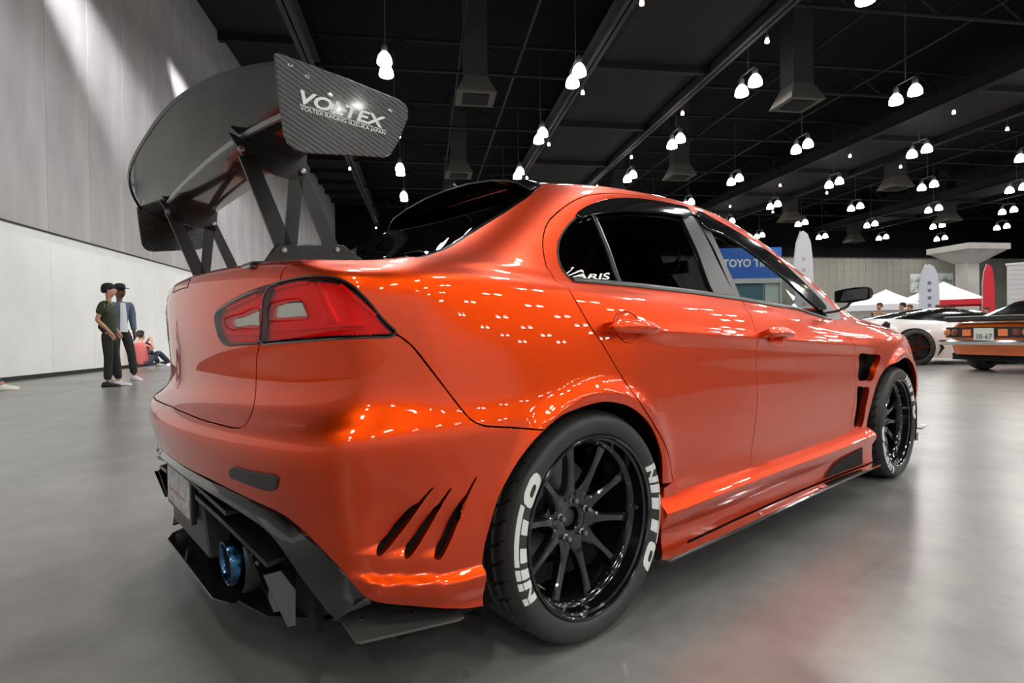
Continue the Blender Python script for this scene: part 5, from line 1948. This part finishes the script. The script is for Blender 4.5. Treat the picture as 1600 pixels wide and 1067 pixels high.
STAND = {'pelvis': (0, 0, .94), 'waist': (0, 0, 1.10), 'chest': (.005, 0, 1.33), 'neckb': (0, 0, 1.48), 'head': (.025, 0, 1.655),
         'shl': (0, .185, 1.42), 'ell': (-.03, .235, 1.13), 'wrl': (.05, .225, .90), 'pal': (.075, .22, .83),
         'shr': (0, -.185, 1.42), 'elr': (-.03, -.235, 1.13), 'wrr': (.05, -.225, .90), 'par': (.075, -.22, .83),
         'hil': (0, .09, .90), 'knl': (.02, .10, .50), 'anl': (0, .11, .085), 'hir': (0, -.09, .90), 'knr': (.02, -.10, .50), 'anr': (0, -.11, .085)}


def pose(base, **kw):
    d = dict(base)
    d.update(kw)
    return d


pocket = pose(STAND, elr=(-.09, -.25, 1.14), wrr=(.07, -.205, .96), par=(.10, -.185, .90), ell=(-.09, .25, 1.14), wrl=(.07, .205, .96), pal=(.10, .185, .90), anl=(.10, .10, .085), knl=(.06, .10, .5), look=(1, .1, 0))
person('person', pocket, M['skin'], (.028, .040, .024), (.012, .012, .013), ((.62, .60, .66), (.012, .012, .012)), (.012, .009, .008),
       'man in dark green t-shirt and black trousers standing near the white wall', None, (-5.63, 9.12, 0), math.radians(8), 1.055)
relaxed = pose(STAND, elr=(.02, -.25, 1.13), wrr=(.06, -.24, .88), par=(.07, -.235, .80), anl=(.22, .12, .085), knl=(.15, .11, .5), anr=(.02, -.12, .085), look=(1, .25, 0), yawl=.1)
person('person', relaxed, M['skin_dark'], (.60, .62, .66), (.012, .012, .014), ((.72, .70, .68), (.72, .70, .68)), None,
       'man in cap and open blue shirt over white t-shirt facing the man in green', None, (-6.20, 10.70, 0), math.radians(-38), 1.12, 'long', (.012, .013, .022), (.10, .125, .20))
SIT = {'pelvis': (0, 0, .13), 'waist': (-.05, 0, .30), 'chest': (-.06, 0, .52), 'neckb': (-.05, 0, .68), 'head': (-.02, 0, .86),
       'shl': (-.05, .18, .61), 'ell': (.12, .22, .50), 'wrl': (.25, .08, .66), 'pal': (.28, .05, .73),
       'shr': (-.05, -.18, .61), 'elr': (.12, -.22, .50), 'wrr': (.25, -.08, .66), 'par': (.28, -.05, .73),
       'hil': (.06, .09, .12), 'knl': (.40, .12, .46), 'anl': (.72, .12, .085), 'hir': (.06, -.09, .12), 'knr': (.44, -.12, .40), 'anr': (.82, -.12, .085), 'look': (1, 0, -.2)}
person('person', SIT, M['skin'], (.45, .10, .09), (.022, .026, .05), ((.66, .64, .64), (.66, .64, .64)), (.015, .01, .008),
       'person in red top and dark jeans sitting on the floor against the white wall', None, (-8.22, 16.15, 0), math.radians(72), 1.12)
person('person', pose(SIT, knr=(.47, -.12, .33), anr=(.92, -.14, .085), anl=(.88, .12, .085), knl=(.45, .12, .36)), M['skin'], (.06, .08, .30), (.02, .05, .08), ((.70, .69, .62), (.70, .69, .62)), (.02, .012, .01),
       'seated person whose white shoe shows at the left picture edge', None, (-8.12, 8.62, 0), math.radians(20), 1.05)
# visitors far behind the cars
crowd = [((15.5, 15.3), 200, (.30, .16, .08), (.02, .02, .03), (.10, .05, .02), 'visitor in tan jacket seen through the car windows'),
         ((16.3, 15.2), 160, (.05, .05, .06), (.02, .02, .03), (.03, .02, .015), 'visitor in dark jacket beside the one in tan'),
         ((15.0, 17.2), 220, (.55, .55, .55), (.03, .03, .05), (.02, .015, .01), 'visitor in white t-shirt before the blue booth'),
         ((17.9, 16.6), 190, (.32, .30, .34), (.03, .03, .04), (.16, .05, .02), 'red-haired visitor behind the white sports car'),
         ((19.4, 16.9), 170, (.62, .60, .64), (.03, .03, .04), (.10, .05, .03), 'visitor in pale shirt left of the white canopy'),
         ((20.3, 17.4), 230, (.45, .40, .42), (.03, .03, .04), (.04, .02, .01), 'visitor in grey top under the white canopy'),
         ((24.6, 19.6), 180, (.55, .50, .55), (.03, .03, .04), (.03, .02, .01), 'visitor in pink shirt under the red canopy'),
         ((26.0, 20.0), 200, (.05, .05, .07), (.03, .03, .04), (.03, .02, .01), 'visitor in black under the red canopy'),
         ((27.0, 20.3), 160, (.60, .60, .62), (.03, .03, .06), (.03, .02, .01), 'visitor in white near the white trailer wall')]
for (x, y), rz_, tp, lg, hr, lab in crowd:
    person('person', STAND, M['skin'], tp, lg, ((.1, .1, .1), (.1, .1, .1)), hr, lab, 'visitors in the distance', (x, y, 0), math.radians(rz_), 1.0, 'short', None, None, False)


# ================================================================== other cars
class Net(BSurf):
    pass


def shell_part(name, surf, u0, u1, v0, v1, mat, parent, nu=60, nv=14, thick=0):
    uu, vv = np.meshgrid(np.linspace(u0, u1, nu), np.linspace(v0, v1, nv), indexing='ij')
    P = surf.ev(uu, vv)
    if u0 == 0:
        P[0, :, 1] = 0
    if u1 >= surf.nc - 1 - 1e-6:
        P[-1, :, 1] = 0
    mb = MB()
    mb.grid(P)
    mb.plus_mirror()
    return mb.build(name, mat, parent, True)


def simple_wheel(parent, x, s_, y, r, rr, mat_rim, spokes=5, width=.22):
    w = MB().lathe([(rr, 0), (rr + .008, -.012), (r - .03, -.018), (r - .008, -.004), (r, .03), (r, width - .03), (r - .02, width), (rr, width)], 40).build('wheel', M['rubber'], parent, angle=40)
    MB().lathe([(rr + .003, -.004), (rr - .012, -.008), (rr - .02, .02), (rr - .025, .12), (0, .12)], 40).build('rim', mat_rim, w, angle=40)
    for k in range(spokes):
        sp = MB()
        sp.loft([[(.0, .02, -.04), (.0, .05, -.04), (.0, .05, .04), (.0, .02, .04)], [(rr - .012, .004, -.022), (rr - .012, .04, -.022), (rr - .012, .04, .022), (rr - .012, .004, .022)]])
        o = sp.build('spoke', mat_rim, w)
        o.rotation_euler = (0, 2 * PI * k / spokes, 0)
    w.location = (x, s_ * y, r)
    w.rotation_euler = (0, 0, 0 if s_ < 0 else PI)
    return w


# ---- white wedge supercar, nose to the left
def L3(s):
    return np.array([[a, -b, c] for a, b, c in s], float)


sup_net = np.array([
    L3([(-2.28, 0, .20), (-2.26, .5, .20), (-2.2, .88, .18), (-1.7, 1.0, .16), (-.9, 1.0, .14), (0, .96, .14), (.8, .97, .14), (1.4, .98, .15), (1.95, .92, .14), (2.22, .72, .13), (2.38, .35, .12), (2.42, 0, .12)]),
    L3([(-2.36, 0, .50), (-2.34, .5, .50), (-2.26, .90, .50), (-1.7, 1.04, .48), (-.9, 1.02, .45), (0, .94, .42), (.8, .97, .42), (1.4, 1.01, .42), (1.95, .95, .36), (2.26, .74, .30), (2.44, .35, .26), (2.48, 0, .26)]),
    L3([(-2.38, 0, .72), (-2.36, .5, .72), (-2.28, .88, .72), (-1.7, 1.03, .72), (-.9, 1.0, .68), (0, .92, .60), (.8, .95, .58), (1.4, .99, .58), (1.95, .92, .49), (2.25, .70, .41), (2.42, .33, .36), (2.46, 0, .36)]),
    L3([(-2.32, 0, .90), (-2.3, .48, .90), (-2.2, .80, .89), (-1.7, .93, .87), (-.9, .92, .82), (0, .86, .74), (.8, .88, .71), (1.4, .90, .69), (1.9, .82, .58), (2.15, .6, .50), (2.3, .3, .45), (2.34, 0, .44)]),
    L3([(-1.95, 0, .97), (-1.94, .35, .96), (-1.8, .62, .95), (-1.4, .74, .93), (-.8, .78, .88), (-.1, .77, .82), (.5, .75, .79), (.95, .70, .77), (1.3, .58, .76), (1.5, .42, .75), (1.6, .22, .75), (1.63, 0, .75)]),
    L3([(-1.0, 0, 1.10), (-1.0, .22, 1.10), (-.9, .40, 1.09), (-.7, .50, 1.09), (-.4, .54, 1.09), (-.1, .55, 1.08), (.15, .54, 1.06), (.32, .50, 1.05), (.45, .42, 1.04), (.52, .30, 1.04), (.56, .15, 1.04), (.57, 0, 1.04)]),
    L3([(-.7, 0, 1.15), (-.68, .1, 1.15), (-.6, .2, 1.15), (-.45, .26, 1.15), (-.25, .28, 1.15), (-.1, .28, 1.14), (.0, .27, 1.13), (.1, .25, 1.12), (.16, .2, 1.12), (.2, .15, 1.12), (.22, .08, 1.12), (.22, 0, 1.12)]),
    L3([(a, 0, 1.155) for a in (-.55, -.5, -.45, -.36, -.25, -.14, -.08, 0, .04, .06, .07, .07)])])
m_white = principled('white car paint', (.72, .70, .70), .25, 0, Coat_Weight=1.0, Coat_Roughness=.03)


def place(front_local, contact, ang, scale):
    """origin so that a local ground point lands on a hall floor point"""
    c, s = math.cos(ang), math.sin(ang)
    x, y = front_local[0] * scale, front_local[1] * scale
    return (contact[0] - (c * x - s * y), contact[1] - (s * x + c * y), 0)


ang = math.radians(-15)
sc_ = 1.20
sup = empty('supercar', place((-1.35, -.95), (11.62, 9.90), ang, sc_), ang, 'white low wedge supercar with black roof standing behind the orange coupe', 'car')
sup.scale = (sc_,) * 3
ss = Net(sup_net)
shell_part('body', ss, 0, 11, 0, 3.75, m_white, sup, 90, 30)
shell_part('glasshouse', ss, 0, 11, 3.75, 5.3, M['gloss_black'], sup, 90, 12)
shell_part('roof', ss, 0, 11, 5.3, 7, M['gloss_black'], sup, 60, 8)
for x in (1.42, -1.35):
    for s_ in (-1, 1):
        MB().lathe([(0, 0), (.385, 0), (.385, .1), (0, .1)], 40, 'Y', (x, 1.0 * s_ - (.05 if s_ > 0 else .05), .35)).build('wheel_arch', M['void'], sup)
        simple_wheel(sup, x, s_, 1.075, .355, .27, M['rim'], 5, .26)
for s_ in (-1, 1):
    MB().prism([(-.90, s_ * 1.015, .50), (-.78, s_ * 1.0, .34), (-.92, s_ * 1.02, .18), (-.85, s_ * 1.01, .34)], (0, s_ * .014, 0)).build('side_vent', M['void'], sup)
    MB().prism([(1.85, s_ * .90, .52), (2.2, s_ * .66, .46), (2.1, s_ * .66, .50), (1.85, s_ * .82, .57)], (0, 0, .03)).build('headlight', M['gloss_black'], sup)
    MB().prism([(-1.75, s_ * 1.02, .60), (-2.05, s_ * .97, .64), (-2.05, s_ * .97, .655), (-1.75, s_ * 1.02, .62)], (0, s_ * .012, 0)).build('crease_shade', M['dark_grey'], sup)  # dark strip painting the shade line of the flank crease

# ---- orange seventies coupe seen from behind
cp_net = np.array([
    L3([(-2.0, 0, .30), (-1.98, .45, .30), (-1.92, .70, .30), (-1.6, .78, .28), (-.9, .79, .25), (0, .79, .24), (.9, .79, .25), (1.6, .77, .28), (1.95, .66, .32), (2.05, .35, .32), (2.08, 0, .32)]),
    L3([(-2.06, 0, .50), (-2.05, .45, .50), (-1.98, .73, .50), (-1.6, .80, .50), (-.9, .81, .48), (0, .81, .48), (.9, .81, .50), (1.6, .79, .52), (2.0, .68, .52), (2.1, .35, .52), (2.12, 0, .52)]),
    L3([(-2.06, 0, .70), (-2.05, .46, .70), (-1.98, .73, .70), (-1.6, .80, .72), (-.9, .81, .72), (0, .81, .70), (.9, .80, .70), (1.6, .78, .70), (2.0, .68, .70), (2.1, .35, .70), (2.12, 0, .70)]),
    L3([(-2.04, 0, .86), (-2.03, .45, .86), (-1.96, .70, .86), (-1.6, .77, .88), (-.9, .78, .86), (0, .77, .84), (.9, .76, .82), (1.6, .74, .80), (1.95, .64, .78), (2.05, .33, .78), (2.07, 0, .78)]),
    L3([(-1.55, 0, .93), (-1.54, .4, .93), (-1.48, .62, .93), (-1.2, .70, .93), (-.7, .72, .92), (-.1, .72, .90), (.4, .70, .88), (.75, .64, .87), (.9, .5, .87), (.95, .25, .87), (.97, 0, .87)]),
    L3([(-.80, 0, 1.26), (-.79, .32, 1.26), (-.72, .50, 1.25), (-.55, .55, 1.25), (-.35, .56, 1.25), (-.1, .56, 1.25), (.12, .55, 1.23), (.25, .50, 1.22), (.32, .4, 1.22), (.34, .2, 1.22), (.35, 0, 1.22)]),
    L3([(-.6, 0, 1.33), (-.59, .2, 1.33), (-.53, .32, 1.32), (-.4, .36, 1.32), (-.28, .37, 1.32), (-.12, .37, 1.32), (0, .36, 1.31), (.08, .32, 1.31), (.12, .25, 1.31), (.14, .12, 1.31), (.14, 0, 1.31)]),
    L3([(a, 0, 1.34) for a in (-.5, -.48, -.42, -.34, -.25, -.15, -.08, -.02, .01, .02, .02)])])
m_org = principled('orange coupe paint', (.80, .16, .012), .3, 0, Coat_Weight=1.0, Coat_Roughness=.04)
ang = math.radians(5)
sc_ = 1.13
cpe = empty('coupe', (0, 0, 0), ang, 'orange seventies coupe with black boot spoiler seen from behind at right edge', 'car')
cpe.scale = (sc_,) * 3
cpe.location = (10.75 + 2.06 * sc_ * math.cos(ang), 7.30 + 2.06 * sc_ * math.sin(ang), 0)
cs = Net(cp_net)
shell_part('body', cs, 0, 10, 0, 3.85, m_org, cpe, 80, 26)
shell_part('glasshouse', cs, 0, 10, 3.85, 5.2, M['gloss_black'], cpe, 80, 10)
shell_part('roof', cs, 0, 10, 5.2, 7, m_org, cpe, 60, 8)
MB().hexa([(-1.42, -.42, .965), (-1.42, .42, .965), (-1.40, .42, .96), (-1.40, -.42, .96), (-.88, -.36, 1.235), (-.88, .36, 1.235), (-.86, .36, 1.23), (-.86, -.36, 1.23)]).build('rear_window', tinted_glass('coupe glass', (.55, .62, .62)), cpe)
MB().loft([[(-2.02, y, .875), (-2.10, y, .90), (-2.12, y, .965), (-2.06, y, .98), (-1.86, y, .90)] for y in (-.70, -.35, 0, .35, .70)]).build('boot_spoiler', M['dark_grey'], cpe, bevel=.01)
MB().box(-2.075, -2.05, -.68, .68, .60, .785).build('tail_panel', M['black'], cpe)
for s_ in (-1, 1):
    for a, b, c_ in ((.60, .70, (.55, .16, .02)), (.44, .58, (.14, .008, .006))):
        MB().lathe([(0, -.012), (.055, -.012), (.064, 0), (.064, .02), (0, .02)], 20, 'X', (-2.082, s_ * (a + b) / 2, .69)).build('tail_light', principled('tail lamp %s' % a, c_, .2, 0, Coat_Weight=1.0), cpe, True)
    MB().box(-2.083, -2.06, s_ * .30 - .075, s_ * .30 + .075, .63, .745).build('tail_accent', m_org, cpe)
cpl = MB().box(-2.10, -2.085, -.165, .165, .545, .765).build('licence_plate', principled('white plate', (.66, .67, .62), .45), cpe, label='white plate with dark green digits')
m_dig = principled('plate digits', (.03, .06, .05), .5)


def plate_fn(y0, y1, z0, z1):
    return lambda s, t: (-2.1015, y0 + (y1 - y0) * s, z0 + (z1 - z0) * t)


lettering('plate_digits', '38-67', plate_fn(.13, -.145, .575, .665), m_dig, cpl, .01)
MB().loft([[(-2.10, y, .47), (-2.16 + .08 * (abs(y) / .8) ** 4, y, .48), (-2.17 + .08 * (abs(y) / .8) ** 4, y, .53), (-2.15 + .08 * (abs(y) / .8) ** 4, y, .56), (-2.08, y, .56)] for y in np.linspace(-.80, .80, 17)]).build('chrome_bumper', M['chrome'], cpe, angle=40)
for x in (-1.25, 1.25):
    for s_ in (-1, 1):
        simple_wheel(cpe, x, s_, .74, .30, .19, M['dark_grey'], 4, .19)
MB().box(-1.9, 1.9, -.70, .70, .20, .32).build('underside', M['void'], cpe)

# ================================================================== booths, canopies, flags
m_canvas = principled('white canvas', (.72, .72, .76), .8)
m_red = principled('red canvas', (.55, .012, .03), .7)
m_frame = principled('aluminium pole', (.5, .5, .5), .4, .8)


def canopy(x, y, w, d, z0, z1, trim, label, rz=0.0):
    t = empty('canopy_tent', (x, y, 0), rz, label, 'tent')
    mb = MB()
    mb._add([(-w / 2, -d / 2, z0), (w / 2, -d / 2, z0), (w / 2, d / 2, z0), (-w / 2, d / 2, z0), (-.25 * w / 2, -.25 * d / 2, z0 + (z1 - z0) * .72), (.25 * w / 2, -.25 * d / 2, z0 + (z1 - z0) * .72), (.25 * w / 2, .25 * d / 2, z0 + (z1 - z0) * .72), (-.25 * w / 2, .25 * d / 2, z0 + (z1 - z0) * .72), (0, 0, z1)],
            [(0, 1, 5, 4), (1, 2, 6, 5), (2, 3, 7, 6), (3, 0, 4, 7), (4, 5, 8), (5, 6, 8), (6, 7, 8), (7, 4, 8)])
    mb.build('roof', m_canvas, t)
    for (a, b), (c, e) in (((-1, -1), (1, -1)), ((1, -1), (1, 1)), ((1, 1), (-1, 1)), ((-1, 1), (-1, -1))):
        x0, y0, x1, y1 = a * w / 2, b * d / 2, c * w / 2, e * d / 2
        MB().hexa([(x0, y0, z0 - .3), (x1, y1, z0 - .3), (x1 * .99, y1 * .99, z0 - .3), (x0 * .99, y0 * .99, z0 - .3), (x0, y0, z0), (x1, y1, z0), (x1 * .99, y1 * .99, z0), (x0 * .99, y0 * .99, z0)]).build('valance', trim, t)
    for a in (-1, 1):
        for b in (-1, 1):
            MB().box(a * w / 2 * .985 - .02, a * w / 2 * .985 + .02, b * d / 2 * .985 - .02, b * d / 2 * .985 + .02, 0, z0).build('leg', m_frame, t)
    return t


canopy(24.4, 25.0, 3.0, 3.0, 2.15, 3.0, m_canvas, 'white pop-up canopy left of the tall pale flag', .6)
canopy(31.6, 28.6, 4.2, 4.2, 2.55, 3.75, m_red, 'white canopy with red valance before the column', .7)


def feather_flag(x, y, h, w, z0, mat, label, rz, mark=None):
    t = empty('feather_flag', (x, y, 0), rz, label, 'flag')
    MB().tube([(0, 0, 0), (0, 0, h * .75), (w * .12, 0, h * .9), (w * .35, 0, h)], .02, 8).build('pole', m_frame, t)
    MB().lathe([(0, 0), (.3, 0), (.3, .03), (.05, .06), (0, .06)], 16, 'Z').build('base', M['black'], t)
    pts = [(.03, 0, z0)]
    pts += [(.03 + (w * .10 if q > .8 else 0), 0, z0 + (h - z0) * q) for q in (.3, .6, .8)]
    pts += [(w * .28, 0, h * .985), (w * .50, 0, h), (w * .72, 0, h * .97), (w * .88, 0, h * .90), (w * .97, 0, h * .78), (w, 0, h * .62), (w, 0, z0)]
    MB().prism(pts, (0, .012, 0)).build('sail', mat, t)
    if mark:
        for z in np.linspace(z0 + .4, h * .75, 6):
            MB().box(w * .42, w * .6, -.004, 0, z, z + .16).build('sail_print', mark, t)
    return t


m_sail = principled('pale sail cloth', (.62, .62, .68), .75)
feather_flag(15.35, 19.7, 5.0, .72, 1.0, m_sail, 'tall white feather flag rising behind the car roof', -.7, principled('faded pink print', (.55, .38, .36), .8))
feather_flag(23.9, 22.4, 4.0, .80, .8, principled('grey blue sail', (.50, .53, .60), .75), 'pale grey feather flag with dark print beside the canopies', -.7, principled('blue print', (.12, .16, .26), .8))
feather_flag(28.9, 23.7, 4.2, .5, 1.2, m_red, 'narrow red feather flag beside the white trailer wall', -.7)

# concrete column with spreading head
m_col = noise_color(principled('pale concrete', (.42, .40, .38), .8), .8, (.36, .34, .32), (.46, .44, .42))
cc = MB()
cc.box(-.47, .47, -.47, .47, 0, 5.4)
cc.hexa([(-.47, -.47, 5.4), (.47, -.47, 5.4), (.47, .47, 5.4), (-.47, .47, 5.4), (-1.55, -1.55, 6.25), (1.55, -1.55, 6.25), (1.55, 1.55, 6.25), (-1.55, 1.55, 6.25)])
cc.box(-1.65, 1.65, -1.65, 1.65, 6.25, 6.65)
o = cc.build('column', m_col)
o.location = (38.0, 33.0, 0)
tag(o, 'concrete column with spreading head far at the right', None, None, 'structure')

# white panelled trailer at the right edge
tr = empty('trailer', (17.2, 12.4, 0), math.radians(-52), 'tall white panelled trailer behind the orange coupe', 'trailer')
m_trl = principled('white trailer skin', (.56, .56, .58), .5)
MB().box(.0, 6.5, 0, 2.4, .45, 2.72).build('box', m_trl, tr)
for i in range(16):
    MB().box(.02, 6.48, -.012, 0, .47 + i * .14, .47 + i * .14 + .128).build('cladding_strip', m_trl, tr)
MB().box(-.03, 6.53, -.03, 2.43, 2.72, 2.78).build('roof_rail', principled('white rail', (.7, .7, .72), .4), tr)
MB().box(-.03, 6.53, -.02, 2.42, .38, .45).build('sill', M['dark_grey'], tr)
for x in (2.6, 3.6):
    for y in (.12, 2.28):
        MB().lathe([(.18, -.1), (.36, -.1), (.38, 0), (.36, .1), (.18, .1)], 28, 'Y', (x, y, .38), True).build('wheel', M['rubber'], tr, True)
for y in (.4, 2.0):
    MB().box(.5, .6, y - .05, y + .05, 0, .4).build('stand', M['steel'], tr)

# lit posters on the far wall
m_poster = noise_color(principled('poster print', (.5, .52, .5), .6), 1.2, (.16, .22, .24), (.66, .70, .66), 2, .35, .55)
for x, z, w, h, lab in ((57.0, 5.2, 2.0, 2.2, 'pale poster with dark figures on the far wall left of flag'), (60.6, 5.3, 2.2, 2.2, 'pale poster on the far wall right of flag')):
    p_ = empty('wall_poster', (x, HALL_Y1 - .06, z), 0, lab, 'poster')
    MB().box(0, w, -.04, 0, 0, h).build('print', m_poster, p_)
    for q in ((0, w, -.06, -.03, 0, .06), (0, w, -.06, -.03, h - .06, h), (0, .06, -.06, -.03, .06, h - .06), (w - .06, w, -.06, -.03, .06, h - .06)):
        MB().box(*q).build('frame', principled('white frame', (.7, .72, .7), .5) if False else m_canvas, p_)

# blue tyre-maker booth seen through the front side window
bt = empty('booth', (14.6, 25.9, 0), math.radians(-12), 'blue exhibition booth with white lettering seen through the car windows', 'booth')
m_blue = principled('blue booth panel', (.02, .12, .50), .5)
m_teal = principled('teal booth panel', (.05, .13, .17), .5)
MB().box(0, 3.9, 0, .2, 3.6, 5.2).build('header', m_blue, bt)
MB().box(0, 3.9, -.05, .25, 3.35, 3.6).build('truss', m_frame, bt)
MB().box(.4, 3.0, .1, .3, 0, 3.35).build('back_panel', m_teal, bt)
MB().box(3.1, 3.9, .1, .3, 0, 3.35).build('back_panel', principled('pale booth panel', (.5, .55, .52), .6), bt)
MB().lathe([(0, -.02), (.55, -.02), (.55, 0), (0, 0)], 32, 'Y', (2.3, .08, 1.7)).build('logo_disc', m_blue, bt)
MB().box(1.0, 1.9, -.3, .0, 0, 2.5).build('display_board', principled('cream board', (.6, .58, .5), .6), bt)
MB().box(1.3, 1.6, -.32, -.3, 1.5, 1.8).build('board_print', principled('orange print', (.6, .12, .04), .6), bt)
for x in (.05, 3.85):
    MB().box(x - .05, x + .05, 0, .1, 0, 3.4).build('post', m_frame, bt)
lettering('lettering', 'TOYO TIRES', lambda s, t: (.9 + 2.8 * s, -.006, 4.2 + .42 * t), M['white'], bt, .03)
